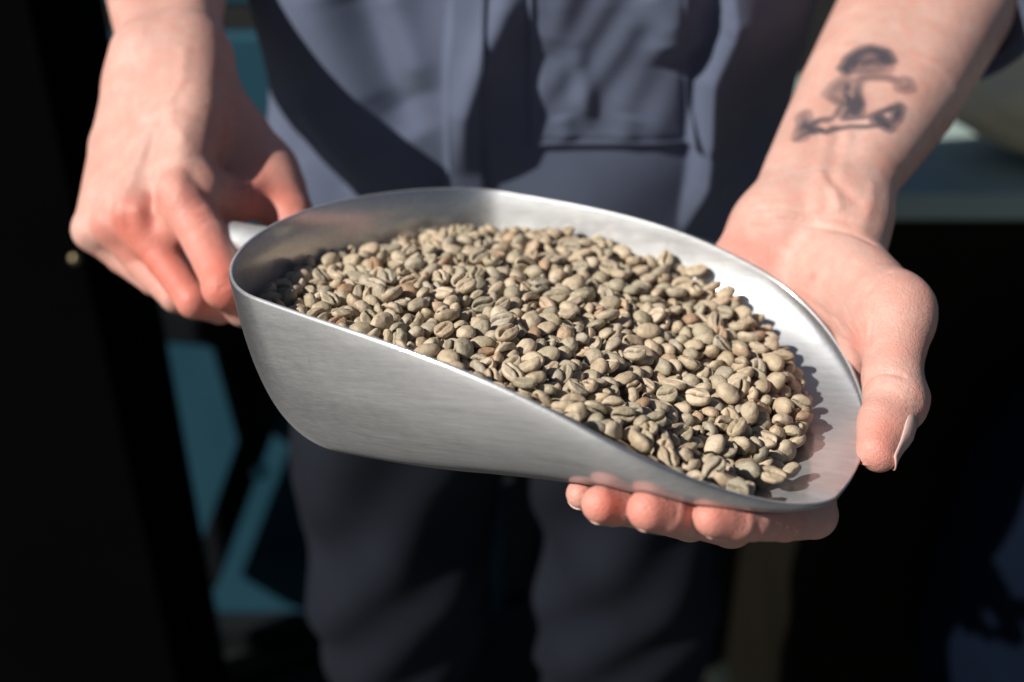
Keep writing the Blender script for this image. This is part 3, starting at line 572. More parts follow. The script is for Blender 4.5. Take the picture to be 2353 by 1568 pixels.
(-824,656,69,52,-57,59,23,4,93),(-330,1,144,55,-32,64,42,12,93),(-378,495,122,15,36,56,73,0,89),(-27,953,64,73,-11,26,-62,10,84),(-150,-175,137,32,-51,72,34,6,86),(730,-454,-126,25,-82,-50,-15,9,86),
(-296,58,131,35,-77,-37,38,11,81),(624,785,16,12,97,-16,14,13,89),(668,392,-35,2,95,-17,27,4,81),(625,541,-24,8,23,97,4,7,85),(667,-90,-52,7,-52,85,-5,8,82),(512,-32,-9,20,37,-12,90,2,86),
(797,-47,-94,28,84,41,-22,13,89),(433,-248,12,22,66,-69,20,9,82),(-131,361,123,43,-59,46,-50,5,83),(-166,-489,134,69,-36,15,-60,0,85),(561,-242,-76,-64,-50,-46,36,5,93),(403,399,29,1,26,16,-95,7,87),
(-716,118,126,16,22,47,84,13,104),(-354,41,155,21,-45,53,68,12,83),(12,406,87,83,37,41,-10,4,94),(-181,703,76,6,24,-12,96,8,105),(6,786,56,31,4,-45,84,9,106),(719,450,-36,3,-35,14,93,0,101),
(842,-695,-158,16,95,-19,19,5,84),(70,930,67,55,18,25,-78,7,90),(850,8,-106,85,2,-21,48,7,91),(492,488,11,34,92,-16,9,7,80),(325,212,45,98,9,0,15,12,91),(-255,813,72,57,25,-48,62,5,97),
(-133,438,94,55,20,40,71,9,94),(196,822,61,36,3,-23,-91,9,85),(-206,-348,148,37,10,51,77,0,98),(-287,-234,149,15,0,70,-70,9,89),(187,753,49,40,9,85,33,6,105),(611,666,-11,73,25,45,-45,12,96),
(-397,1047,16,1,36,41,84,7,107),(27,124,107,60,61,8,52,7,103),(508,-447,-31,89,-1,31,32,1,88),(199,-114,91,47,-67,54,20,9,85),(-396,-131,142,11,33,9,93,3,91),(-23,742,64,51,62,19,-57,5,96),
(-842,532,86,27,-53,-60,-53,0,96),(989,-390,-193,71,-8,-63,-31,6,95),(504,-382,-64,-47,-18,-1,87,7,102),(-55,-679,146,2,-5,-42,91,2,100),(-69,16,120,74,45,46,-20,13,101),(637,367,-17,21,92,21,24,5,87),
(541,261,1,98,4,-21,5,13,98),(204,499,61,62,41,52,-42,12,101),(656,-777,-92,7,-49,-11,-86,9,108),(1123,-122,-203,46,50,-51,53,8,105),(56,1054,24,57,19,78,-17,13,110),(-344,1050,22,9,54,31,78,3,89),
(161,987,49,27,53,20,-78,1,94),(50,-636,114,93,11,26,-23,9,87),(-428,713,65,38,69,-5,62,0,91),(618,-652,-132,2,-95,-28,-12,13,102),(1031,-125,-132,56,-19,71,-37,5,86),(-271,-444,155,83,-1,-23,-51,6,90),
(-622,312,119,13,49,11,85,11,104),(563,393,-13,70,-62,-9,34,3,89),(-651,178,126,41,-68,61,-7,0,95),(-176,-559,158,44,-57,42,56,3,82),(443,272,25,77,19,-43,43,13,107),(728,-400,-117,14,-4,52,-84,6,81),
(-424,1007,21,50,-84,17,13,6,85),(267,382,60,2,75,51,42,6,103),(737,-583,-127,20,4,98,2,4,91),(365,-367,-7,-20,-54,50,-64,10,98),(-59,-575,135,1,96,24,12,11,85),(-412,205,135,0,50,-57,-65,0,83),
(172,769,86,80,0,-33,-50,9,86),(-114,1011,52,71,-20,67,4,6,99),(-427,782,56,68,-2,61,40,0,96),(-760,275,93,8,-30,38,-87,10,83),(27,645,80,69,-29,46,48,1,99),(-191,-418,134,90,5,5,43,7,84),
(-471,836,44,65,29,56,-42,1,93),(1136,-173,-203,55,-25,-42,-67,10,108),(801,134,-38,93,-28,23,-5,3,101),(-248,385,117,58,-77,1,-27,10,88),(23,1003,60,32,-70,-64,3,4,81),(1115,-325,-218,61,6,51,-60,1,90),
(450,350,19,69,27,-36,-56,1,90),(667,706,-37,93,14,-4,33,11,96),(461,658,12,87,3,-47,16,4,92),(676,199,-43,95,-5,-28,-16,11,82),(-343,411,104,7,74,-66,-14,6,94),(853,385,-74,32,-88,24,-26,6,94),
(-235,217,132,26,10,43,-86,6,101),(-407,665,82,53,-20,-67,-48,11,95),(-4,172,106,39,18,16,-89,1,104),(497,408,5,80,23,-5,-56,9,102),(390,-586,42,15,8,-96,24,2,84),(960,-242,-126,10,-30,92,-23,13,103),
(363,551,27,31,7,95,6,6,101),(-157,-585,149,51,52,-57,39,9,92),(386,207,30,58,-15,-64,49,13,95),(796,-589,-192,37,0,71,-60,7,84),(592,-865,-71,13,-29,-72,-62,10,92),(573,701,-17,84,-20,-28,43,2,87),
(-484,268,115,94,8,16,-29,10,84),(-323,1089,1,36,-36,70,50,1,99),(-233,113,125,85,31,-11,-41,5,87),(359,835,21,80,15,-53,-24,9,103),(540,645,-5,90,-22,-38,-3,10,82),(-420,-298,153,26,11,89,-36,5,91),
(-23,349,91,24,-19,-93,18,9,89),(358,-943,59,89,-11,-30,-32,4,104),(1131,-205,-227,10,1,-86,50,11,92),(411,-748,-6,3,21,89,40,1,104),(-738,-137,137,3,16,-98,11,13,95),(-744,766,30,68,-22,-69,12,13,104),
(-286,859,57,77,29,-32,47,0,95),(-618,670,69,9,-54,-14,82,4,100),(340,-771,16,40,-23,-30,-84,9,91),(653,-838,-100,46,61,-21,-61,8,105),(252,346,66,88,28,-23,29,0,95),(-44,517,84,0,-79,-54,-29,13,97),
(-205,652,86,64,57,25,-44,1,83),(-509,224,129,42,32,20,-83,13,101),(-469,632,97,53,24,32,-75,0,94),(193,893,52,15,5,98,15,4,90),(37,-476,124,20,14,96,9,2,90),(1137,68,-154,64,33,33,61,2,102),
(304,-879,65,32,-75,57,-13,11,81),(682,663,-19,88,35,11,30,1,84),(993,-533,-207,75,-57,2,34,2,104),(1021,-330,-197,23,68,-24,65,7,92),(365,-518,2,93,31,-20,-7,5,91),(116,707,53,6,-42,-70,58,2,105),
(-187,-38,121,30,15,-16,-93,11,86),(668,-491,-113,20,86,47,-10,3,95),(1057,-56,-121,51,24,68,47,3,99),(791,-478,-148,90,-39,-13,-16,6,89),(-3,461,85,45,34,-1,-83,6,100),(74,595,97,83,3,-4,55,13,93),
(815,-172,-97,17,35,88,26,1,94),(209,13,72,30,-72,62,-5,11,87),(-497,-438,195,42,5,-12,90,7,109),(399,111,33,1,-22,-36,90,3,96),(-982,262,98,9,24,-24,94,0,98),(80,442,65,97,-11,-22,-2,12,88),
(-17,843,48,87,-34,-36,1,9,108),(436,-482,-32,-92,16,30,20,4,92),(-610,616,73,74,63,12,-19,2,88),(251,-528,31,-28,43,-16,84,11,93),(83,351,73,68,-38,-18,60,7,81),(78,-740,118,17,8,97,-16,8,81),
(-558,350,119,49,26,-73,-40,10,103),(905,-28,-102,16,91,2,-39,13,92),(584,212,-18,95,6,-30,5,3,92),(860,-584,-193,91,28,-11,-28,13,87),(277,-386,19,33,-5,74,-58,3,90),(-3,-574,87,71,-9,-66,23,3,91),
(209,398,50,3,-87,41,-25,13,85),(1166,130,-182,13,7,71,-69,11,100),(-704,-80,135,98,14,15,-6,9,83),(-569,663,78,16,66,-13,72,10,107),(724,-347,-108,25,11,-17,-95,9,91),(-185,-361,97,52,62,-55,19,5,102),
(-248,605,79,72,42,-8,55,11,88),(-242,-383,151,58,-31,58,-48,12,84),(118,207,73,5,96,-26,-3,12,89),(604,444,-16,56,79,24,-11,13,86),(-249,66,143,81,-13,-42,39,10,82),(1073,-309,-161,29,-86,-26,34,13,101),
(-275,657,74,21,15,-20,-94,11,102),(417,13,-19,29,-64,-49,-51,7,98),(552,-723,-68,-53,14,-51,-67,3,102),(-158,-299,132,2,0,-7,-100,11,101),(-112,-330,87,73,0,-34,60,8,105),(-857,214,96,76,-33,15,-54,2,93),
(1101,-30,-152,62,47,35,52,2,82),(-643,-111,102,-1,-50,82,27,3,104),(195,-465,42,50,52,8,-68,6,94),(27,540,78,30,28,-32,85,4,97),(1185,-123,-213,36,48,-78,-18,13,107),(-150,106,127,72,61,-3,33,6,91),
(-513,23,158,36,-58,-52,-52,2,97),(187,-546,47,55,31,44,64,12,99),(1097,-402,-224,26,-34,35,-83,3,96),(774,-622,-179,67,48,31,-48,9,83),(526,161,-46,-50,37,-78,10,1,102),(1068,-6,-109,19,-25,-22,-92,4,93),
(-708,303,100,16,-44,6,-88,5,83),(-261,515,93,33,28,-25,87,1,88),(199,98,54,91,-21,10,34,4,89),(711,730,0,58,-1,-19,79,11,89),(570,108,-57,19,-37,24,-88,5,100),(-419,10,138,17,87,44,11,8,83),
(1124,-257,-216,68,20,-67,-23,5,86),(644,764,-18,84,-52,15,-10,5,86),(615,733,-17,25,42,82,-29,3,80),(271,637,37,35,-17,28,88,7,103),(-289,-325,146,1,45,-86,-24,7,81),(-574,-228,154,21,34,-29,87,13,97),
(-245,-3,137,14,15,67,71,9,97),(588,601,-11,7,11,98,-14,6,109),(40,-288,108,7,-36,15,92,12,93),(122,170,33,25,20,-27,91,11,102),(-664,264,117,10,-91,29,29,7,99),(-256,-186,133,87,2,9,-48,9,92),
(382,766,48,20,-29,20,91,1,91),(1132,-169,-214,49,68,49,-25,4,97),(26,-572,114,78,28,3,55,9,81),(325,746,53,82,47,-16,-28,11,95),(254,62,54,88,6,11,47,13,86),(764,107,-70,14,-11,-20,96,9,94),
(-712,720,45,22,-67,-49,51,12,81),(435,-178,-30,96,19,-1,-19,11,92),(119,23,85,52,-8,9,-84,13,95),(16,-407,74,-42,1,15,-90,7,102),(537,229,-49,-88,-21,35,24,1,103),(37,-95,87,-16,-23,47,83,1,90),
(392,-279,-18,75,-5,-57,-34,7,95),(-108,-352,117,43,3,-26,-87,8,81),(-532,594,71,21,-32,-29,-88,12,100),(-475,161,132,13,-69,68,24,11,90),(-265,741,69,88,6,-19,-43,10,106),(180,549,57,1,6,39,-92,10,104),
(-52,210,105,87,-24,-44,1,9,100),(1049,-374,-177,62,-70,14,34,3,101),(-523,526,94,70,26,-1,67,8,102),(-529,127,136,85,18,31,-37,3,95),(112,-523,62,49,-71,8,-50,4,93),(-31,-491,84,-12,41,49,76,10,102),
(894,-259,-152,70,55,45,11,10,89),(1012,-439,-209,42,12,81,-39,0,95),(-260,292,122,40,6,-48,78,9,84),(926,-191,-165,77,-17,46,-41,0,102),(-335,330,108,48,14,-20,85,12,88),(380,348,-18,-44,-28,81,-25,5,93),
(3,602,79,75,-51,5,-42,7,90),(542,-656,-76,-8,-81,-36,-46,8,97),(622,-128,-86,-2,78,44,-45,10,104),(760,474,-51,50,78,-38,1,6,91),(-112,660,70,7,-83,52,20,7,86),(-502,-290,141,3,-10,15,98,11,94),
(310,-448,13,-7,65,76,3,1,98),(1086,-407,-224,38,-42,-1,82,2,92),(142,-627,58,-21,-84,-36,34,11,99),(-1012,65,114,-53,46,47,54,8,96),(-648,79,130,36,27,8,-89,9,93),(-884,158,85,86,-32,-6,39,2,83),
(413,-829,-5,-66,-28,-49,50,1,97),(710,-529,-155,96,4,17,-20,7,84),(-93,493,92,87,4,-4,-49,11,97),(-192,771,55,20,-13,-8,-97,11,110),(853,-112,-101,21,46,85,-14,7,108),(-839,55,128,66,-32,66,16,2,95),
(-691,-197,148,40,-29,39,78,7,84),(203,294,62,77,-48,41,-5,12,98),(1009,298,-122,34,44,71,-44,5,84),(134,261,26,74,64,-16,10,0,103),(1074,55,-148,36,13,19,90,2,89),(1025,-166,-176,53,55,41,-51,10,102),
(-668,697,61,81,-4,-49,31,7,93),(1018,-462,-223,22,-26,80,-50,0,110),(272,-192,17,75,-39,-53,6,0,91),(1189,-130,-214,76,7,38,52,11,89),(-48,-358,132,49,39,12,-77,7,81),(-339,519,101,42,-74,53,4,11,97),
(-182,342,108,86,-15,-32,-36,10,90),(487,795,4,46,-11,74,47,4,91),(222,981,51,26,-33,58,-70,7,104),(693,39,-96,-8,45,-24,86,7,98),(571,-568,-104,-34,64,-44,54,4,100),(572,495,-8,11,59,80,-9,12,96),
(690,300,-83,-63,71,30,12,9,98),(260,749,25,55,-12,-4,-83,3,102),(-399,551,86,6,38,30,87,7,86),(263,165,53,3,66,-75,-4,5,86),(397,120,-17,2,13,98,-15,12,94),(65,-585,73,94,29,-8,-18,13,91),
(-163,518,98,7,-72,-67,-17,4,95),(-463,-31,141,87,26,-15,-41,0,86),(647,-23,-85,-92,0,40,0,12,103),(761,-681,-175,10,-47,11,87,7,95),(-871,293,73,63,40,9,66,4,88),(-472,760,52,1,-77,36,53,8,101),
(-798,316,80,8,-37,-88,-28,6,92),(441,784,32,77,-42,8,47,2,80),(-508,411,93,18,17,-2,-97,9,87),(804,48,-88,32,-25,4,91,11,103),(816,501,-66,21,37,-87,25,0,86),(-702,609,70,45,32,-48,68,7,84),
(-574,554,72,36,15,12,91,7,88),(938,172,-107,82,-47,-14,-30,1,101),(-382,-28,148,30,27,-85,-35,5,84),(675,-374,-82,2,-97,-10,-22,7,84),(221,-865,90,94,20,-11,27,3,93),(-470,365,107,9,28,-94,-14,13,90),
(1048,125,-113,6,-53,78,-32,5,86),(11,906,20,84,16,45,-24,11,93),(-836,288,104,15,73,-63,-21,9,83),(940,501,-58,58,22,-5,-79,7,88),(-279,-30,137,67,75,2,-1,3,84),(-897,216,67,86,43,26,-7,1,89),
(-957,98,103,82,43,16,34,11,85),(124,498,65,32,13,94,9,11,100),(1042,124,-159,81,-14,-16,-54,7,85),(733,629,-36,49,2,-1,-87,5,83),(-515,313,115,13,-8,-91,-38,11,81),(-79,1095,8,5,45,-4,89,2,81),
(-327,208,120,97,9,-21,-12,3,97),(-734,446,78,82,-22,-45,-28,7,92),(758,-291,-107,0,95,8,30,7,82),(1007,81,-123,18,-34,-90,21,9,80),(-451,49,161,19,-23,89,35,2,93),(128,30,40,-40,11,9,-91,13,103),
(-387,364,102,71,32,14,61,9,85),(693,-120,-110,-51,-7,86,-8,9,98),(489,-225,-50,29,54,-60,52,13,95),(-640,8,94,14,2,79,59,10,101),(144,-58,39,21,33,22,-89,7,104),(609,-781,-89,21,38,88,-20,8,99),
(476,-923,-22,-46,-33,-35,75,2,91),(342,-181,-2,45,-39,-10,-80,9,94),(-139,-256,88,-56,-44,-45,54,10,92),(318,-615,21,-51,-48,52,49,3,102),(677,191,-83,30,31,-17,-89,4,98),(593,39,-66,24,52,-63,-53,13,97),
(506,43,-42,-9,35,87,32,5,104),(431,-108,-26,25,-91,7,31,6,103),(752,450,-101,-72,24,-64,11,9,98),(444,443,26,25,11,96,4,5,109),(331,-248,2,-50,-54,-2,68,3,100),(315,800,32,84,-7,-48,25,4,96),
(-396,460,98,31,36,23,85,3,87),(-829,-45,123,20,65,73,-11,0,82),(388,-922,0,69,26,-68,-4,0,90),(556,-17,-57,-75,-53,-12,-37,0,94),(501,-516,-64,59,39,-7,70,12,100),(543,749,-60,48,-25,76,37,6,91),
(-32,351,44,35,-2,-63,69,7,103),(165,-129,37,65,-61,11,45,2,105),(263,-697,38,-13,81,-10,57,3,91),(114,464,19,67,32,-47,49,8,98),(76,-675,70,79,-36,-4,-50,12,100),(-422,-55,102,-79,59,-16,-4,0,104),
(-270,741,20,-30,-78,26,47,3,104),(-557,-123,106,-64,-7,27,-72,7,101),(-140,29,75,18,-98,-2,1,11,97),(567,802,-21,53,80,3,29,2,81),(-117,1118,8,69,45,54,19,4,85),(-717,-386,166,84,-2,47,27,10,107),
(1047,19,-142,16,-50,-68,51,4,95),(-788,548,58,43,-23,-30,82,12,90),(120,307,71,9,69,72,-5,12,88),(168,153,71,15,-98,9,-8,7,83),(1075,-313,-233,61,71,-29,19,2,86),(39,489,67,21,7,95,-24,6,87),
(-221,21,84,6,52,10,-85,3,98),(361,274,-12,35,58,-74,-7,10,104),(-212,-524,100,-37,-17,-90,-14,5,93),(215,293,11,28,-36,67,59,8,103),(344,-10,-1,27,61,-74,6,11,92),(210,-399,36,39,37,-62,57,8,96),
(-855,584,53,76,48,6,-43,1,100),(53,-179,57,-43,84,-20,25,4,97),(631,-541,-143,-47,67,3,57,9,101),(-205,310,64,3,69,-13,-71,10,91),(657,-718,-152,82,23,-17,50,0,101),(-745,-314,173,31,30,26,-86,12,102),
(-654,366,99,46,-26,-69,50,1,80),(-954,38,101,95,-28,16,-2,3,84),(-430,906,26,20,-73,-58,-30,13,95),(-244,-647,197,95,15,-27,6,7,106),(-696,401,99,70,15,-67,-19,12,92),(-557,-495,192,79,-45,22,-35,9,103),
(1078,143,-186,17,23,94,-19,4,96),(-174,138,134,10,-51,72,46,13,90),(-55,994,27,84,-22,-49,0,2,93),(887,87,-105,86,-37,-4,35,3,83),(131,-911,122,88,-11,-22,41,2,106),(-43,-181,111,95,-11,-12,26,4,81),
(881,254,-87,80,-13,-53,-25,2,96),(303,496,31,30,-92,14,-21,13,88),(-384,-534,150,1,42,86,-29,11,90),(799,-514,-180,1,36,-55,-75,6,85),(1025,-201,-200,35,40,62,-58,4,104),(830,511,-50,3,-8,-39,-92,9,110),
(-243,895,44,74,62,1,26,7,97),(1078,-39,-180,76,15,35,54,11,87),(944,419,-106,17,16,95,-22,2,81),(-137,-763,156,83,-14,-47,26,6,108),(-202,163,118,31,-91,-26,9,12,82),(-745,372,93,37,-81,45,9,3,88),
(-434,510,95,18,-36,-80,-44,3,94),(-309,953,34,60,51,-7,-61,13,80),(-569,-428,156,72,36,49,-33,4,101),(-481,956,4,80,15,8,-58,12,87),(457,-1016,44,90,35,24,-6,7,99),(187,-934,105,97,-4,-25,-4,11,106),
(-271,-575,167,61,15,-39,-68,10,93),(881,335,-109,86,-26,7,-43,2,82),(252,841,37,79,38,-46,16,8,109),(-458,567,81,55,20,7,-81,1,90),(-555,70,135,83,-4,-33,45,8,81),(300,692,33,18,-18,83,49,1,81),
(-902,502,65,19,-83,-44,-28,8,94),(-411,-583,170,14,-5,41,-90,11,98),(-822,-217,179,88,22,-8,-42,7,104),(199,594,37,94,-3,23,25,7,89),(-931,160,79,56,7,-82,-9,8,82),(-205,-527,144,46,-79,-7,39,11,82),
(779,-743,-170,27,95,-12,7,7,85),(1117,5,-217,6,9,94,-34,7,84),(-72,408,94,31,49,69,43,7,93),(-194,-640,151,66,-28,-46,-53,7,102),(344,442,20,62,-6,19,76,3,82),(-421,-363,142,68,9,19,-70,13,82),
(-476,-516,170,86,31,40,-7,0,97),(655,491,-30,16,25,-89,35,12,96),(-186,-241,130,90,-11,-33,-26,11,94),(-420,606,58,76,1,0,65,3,85),(159,727,48,9,-40,-43,81,8,85),(-799,-309,178,23,53,-10,-81,12,99),
(-287,1052,-10,59,33,-69,27,9,86),(-915,-174,180,3,3,-4,-100,2,108),(-662,-397,173,48,-22,60,-60,6,101),(-322,-651,168,77,-47,-42,11,10,93),(-112,853,52,33,-72,-52,-33,2,94),(801,159,-79,6,-32,89,32,3,88),
(-333,-485,155,7,-89,-45,3,3,92),(-436,422,101,95,17,7,-26,3,98),(-740,72,123,89,41,-16,-9,11,93),(-791,-191,143,34,-82,-47,3,9,103),(-606,-280,154,23,-54,52,62,4,81),(-148,-684,147,18,9,96,19,11,93),
(938,43,-99,11,-32,94,5,9,86),(-593,-360,160,38,1,52,-76,4,92),(-470,661,63,33,63,33,63,3,98),(978,-231,-185,87,-13,43,-19,3,89),(270,-927,60,31,-9,-3,95,13,81),(-779,718,54,50,-86,8,4,10,80),
(-528,728,45,85,-4,38,-37,12,102),(-110,-635,141,63,49,-59,-14,11,87),(-388,945,32,25,39,52,72,5,92),(1102,-89,-156,74,-65,-10,-14,6,106),(883,41,-128,78,-27,3,-57,3,81),(-705,503,79,35,-91,21,8,12,97),
(883,-49,-129,36,64,-68,3,9,91),(-102,-812,181,21,4,11,-97,3,109),(-619,891,-19,42,-80,12,42,13,106),(810,354,-65,0,98,6,20,0,89),(1048,344,-141,31,-38,-80,34,0,97),(-1000,181,85,20,70,-38,-58,7,105),
(-781,-81,130,47,61,-35,-54,13,86),(-121,751,68,43,-24,-84,25,4,95),(-140,911,31,93,15,-25,21,4,94),(931,-94,-140,17,38,-86,30,0,106),(-737,-255,173,38,6,-16,91,2,92),(843,-582,-216,16,23,96,4,0,85),
(-245,322,98,33,27,-34,84,9,81),(347,651,28,50,-25,-74,-36,9,103),(1104,159,-170,61,67,35,-23,0,103),(891,147,-127,18,-12,-23,-95,11,87),(2,1031,23,72,43,7,54,12,91),(717,556,-35,2,19,-13,-97,0,89),
(518,-522,-35,33,-19,27,-89,12,96),(871,-521,-201,46,15,86,-14,7,86),(-627,217,116,77,-28,55,-15,12,82),(-349,953,45,26,-69,-30,61,0,87),(213,795,22,89,-8,-36,-26,3,101),(-208,563,76,51,-16,22,-81,9,90),
(962,-431,-229,66,-63,24,34,3,92),(1055,254,-163,48,33,-53,61,0,108),(37,208,84,16,-21,-28,92,3,80),(-527,-456,143,14,36,-45,81,9,89),(875,-574,-216,11,21,92,30,10,83),(-972,-157,109,86,49,-14,0,0,89),
(-351,-548,194,15,-29,-88,34,8,100),(-342,591,73,87,-32,17,32,7,92),(746,-793,-143,29,-51,-38,-72,12,94),(992,248,-146,76,43,-14,-47,11,99),(-971,-86,109,59,-70,35,18,12,106),(-739,-29,137,12,40,-90,-13,9,95),
(-111,-36,112,22,-65,-72,11,13,84),(54,854,25,53,22,2,82,3,109),(-312,-186,144,87,19,-43,-13,9,98),(-108,947,13,28,-16,-4,95,7,85),(-731,-315,132,88,7,-16,44,8,83),(-474,-225,156,29,-66,-64,-26,6,92),
(-436,105,143,56,-66,10,-50,12,101),(580,94,-19,92,-11,-13,-36,10,85),(887,546,-82,87,38,-4,-32,12,90),(75,-137,99,3,87,48,13,12,88),(1096,28,-187,3,35,-24,-90,10,88),(-337,997,11,63,-77,6,6,0,82),
(-194,449,92,25,31,92,-5,13,89),(-340,-591,160,56,69,45,-13,1,90),(868,-697,-184,8,-76,62,-17,2,83),(-739,-238,141,17,-90,37,-11,2,96),(574,317,-21,87,11,3,48,3,85),(416,856,10,84,-36,-1,-40,1,107),
(533,443,-6,17,-23,-4,96,3,80),(-915,458,67,5,-13,-78,-62,11,96),(830,-282,-148,55,40,-23,70,11,94),(-204,-704,172,23,-24,43,84,7,104),(-947,364,82,18,-3,-34,92,11,97),(122,-866,94,61,10,5,-79,4,81),
(129,-79,81,83,-5,-19,53,13,97),(-136,16,127,85,-37,-37,9,11,96),(-977,-186,141,81,39,19,-40,8,96),(-1002,-4,140,53,-14,23,81,8,109),(213,-201,71,24,89,-35,16,6,80),(-198,269,106,89,22,10,40,3,102),
(-220,996,31,76,31,5,56,11,103),(-658,-247,150,21,47,-85,10,11,105),(-993,-116,135,41,-57,-47,-54,4,106),(-490,477,97,39,13,-12,90,0,90),(467,598,13,28,62,15,-72,13,88),(-792,502,69,61,44,35,-56,0,85),
(651,602,-46,11,24,1,96,9,95),(514,840,-5,21,-46,45,74,10,88),(-430,-515,192,70,21,49,48,2,104),(-291,-526,155,14,-63,46,61,12,85),(-887,-83,116,4,-16,-53,-83,3,101),(-27,1052,1,87,5,32,-37,9,86),
(790,555,-75,20,-85,-47,7,11,83),(267,257,34,65,5,-6,75,8,90),(-968,311,75,61,16,-48,61,7,93),(103,1020,7,72,34,-44,41,6,101),(1018,-67,-142,29,-53,-6,-80,8,104),(-860,-283,152,28,6,24,-93,2,98),
(922,-468,-193,30,89,-15,30,4,107),(264,454,39,16,81,54,19,5,82),(-722,214,107,90,-21,18,-33,8,102),(-616,515,82,51,27,-18,79,3,90),(-664,636,58,81,-47,33,7,11,82),(18,1083,8,12,-50,-12,-85,3,101),
(-442,223,134,13,-70,40,58,12,83),(-91,365,98,51,48,-10,-71,0,85),(182,253,67,16,-12,-32,93,0,97),(61,-888,134,54,-4,29,-79,9,101),(-857,-135,138,5,-31,-29,-91,10,99),(-530,789,39,49,-84,19,15,5,104),
(-349,149,133,94,-16,-29,11,8,85),(783,-841,-130,20,-1,-81,56,13,80),(-595,-406,174,45,-33,-74,-39,7,105),(969,209,-123,61,-73,17,-25,13,98),(-973,9,89,38,92,-4,-11,13,86),(951,-285,-169,12,-19,17,-96,9,90),
(784,577,-30,64,-43,25,-59,3,108),(-144,614,81,35,16,16,-91,5,87),(209,202,58,14,-18,95,-21,12,80),(113,814,43,86,2,-49,14,2,97),(1100,205,-177,33,-5,74,-58,11,104),(-575,177,119,16,-53,-82,-14,4,86),
(-818,253,60,6,36,-20,-91,12,85),(-556,162,127,36,4,22,-90,5,84),(1015,414,-120,29,92,-27,2,10,95),(919,383,-84,84,33,-43,1,9,106),(181,-815,101,14,-5,99,-2,4,81),(-35,-774,140,92,28,-27,-10,4,91),
(91,-828,117,93,5,-35,-2,8,87),(-730,654,57,33,86,26,28,7,88),(-797,103,100,46,-12,-1,-88,0,81),(-555,880,40,81,15,18,54,2,90),(-826,154,88,72,-13,-48,-48,13,88),(-713,785,10,50,-33,-36,71,8,82),
(-439,-417,163,80,-51,26,-18,11,97),(1098,117,-120,16,61,-53,56,2,90),(-787,-272,132,65,-4,-36,67,1,96),(734,533,-47,17,97,-17,7,4,93),(302,406,33,51,22,-9,-82,3,87),(1063,-196,-185,61,63,31,35,0,84),
(-966,-238,178,44,-58,-41,-54,7,107),(-3,-740,120,36,-22,-2,91,9,91),(-474,-438,143,57,14,40,70,11,87),(-976,131,81,68,-4,48,-55,9,83),(278,946,24,13,-51,72,46,1,100),(957,-57,-126,51,79,-25,24,9,104),
(-509,-382,147,20,-49,79,-31,2,82),(743,-5,-90,3,37,28,89,6,87),(768,-492,-161,9,6,97,-23,6,84),(348,46,29,69,-17,-28,-65,9,80),(357,883,33,10,-4,-68,-72,12,95),(165,-22,73,70,37,12,59,3,82),
(949,110,-99,33,-4,27,90,1,85),(-295,-505,108,-54,-13,-52,65,10,103),(213,-629,44,-88,43,10,15,2,95),(519,587,-47,63,62,43,-18,0,105),(-237,-121,90,4,94,-35,0,8,100),(855,11,-156,93,-32,8,18,5,102),
(-209,-447,100,90,-31,-29,7,6,92),(275,-53,15,-35,-87,33,1,5,92),(249,227,8,-25,53,-22,-78,0,93),(733,96,-106,-51,84,7,-18,11,101),(-720,-198,96,34,-22,72,-57,1,105),(274,-120,16,-39,-15,85,-33,3,97),
(85,-439,66,1,-52,53,67,2,96),(-164,96,76,-31,-14,-36,-87,13,104),(-54,-733,92,-37,-64,57,36,6,97),(756,-370,-141,77,-6,-22,60,8,88),(497,-313,-58,-44,64,57,27,2,96),(778,-4,-128,48,-18,-71,48,2,96),
(-360,-85,98,-13,0,6,99,12,99),(566,-476,-99,-8,30,23,92,10,101),(253,-286,22,3,79,49,-36,9,92),(687,410,-85,-90,-41,11,2,8,98),(616,464,-69,-41,36,62,-57,10,100),(36,470,26,-40,33,35,78,12,95),
(612,242,-66,-64,11,-44,-62,0,104),(-378,-407,104,-76,-57,29,9,1,95),(-11,8,61,10,14,-52,84,7,99),(163,336,17,-54,-60,-9,59,1,103),(-22,-337,75,12,-6,-93,-33,10,95),(-286,-2,90,-66,-28,47,-52,3,99),
(-500,-87,105,-18,72,50,45,2,100),(-20,-216,70,55,-62,11,-55,12,93),(317,82,1,-33,-33,-87,-16,2,91),(215,-761,49,-72,2,40,57,8,90),(67,226,39,-46,-32,-26,78,10,96),(135,102,35,57,76,15,-28,2,104),
(473,-674,-31,-58,15,71,-38,7,93),(692,479,-89,54,13,-65,-51,5,93),(-706,-15,89,93,3,-27,23,11,93),(-96,-740,157,50,19,83,15,1,100),(-235,-482,149,34,88,20,27,11,90),(108,755,65,55,-26,-59,-53,13,104),
(421,564,2,63,21,-3,75,1,84),(37,-789,116,39,-33,11,85,11,94),(-877,101,89,64,-16,-25,-71,3,82),(379,712,10,50,36,-4,79,2,101),(-67,705,65,56,-32,-75,-13,7,87),(922,-521,-206,85,-14,-43,-28,8,103),
(93,644,56,92,-14,-33,-16,10,89),(-17,55,107,12,65,70,27,9,83),(-600,120,132,77,6,-43,47,11,99),(-764,167,114,1,-90,12,41,4,90),(-104,562,79,93,29,-12,18,11,101),(-676,-334,152,14,42,28,85,9,95),
(-381,763,64,40,63,23,63,0,97),(-284,166,122,35,6,38,-85,3,84),(988,142,-140,50,53,18,67,12,90),(815,-440,-152,28,13,81,50,4,103),(943,0,-143,82,35,-15,-43,7,84),(-270,-632,142,97,-3,-26,0,8,91),
(-887,-183,132,4,31,80,52,3,97),(972,343,-123,25,-24,-80,49,9,90),(-277,79,87,25,23,87,35,2,91),(-761,543,13,82,-30,-39,-27,10,103),(497,-128,-46,-71,34,-20,-58,5,102),(-65,-630,94,-61,51,55,26,10,104),
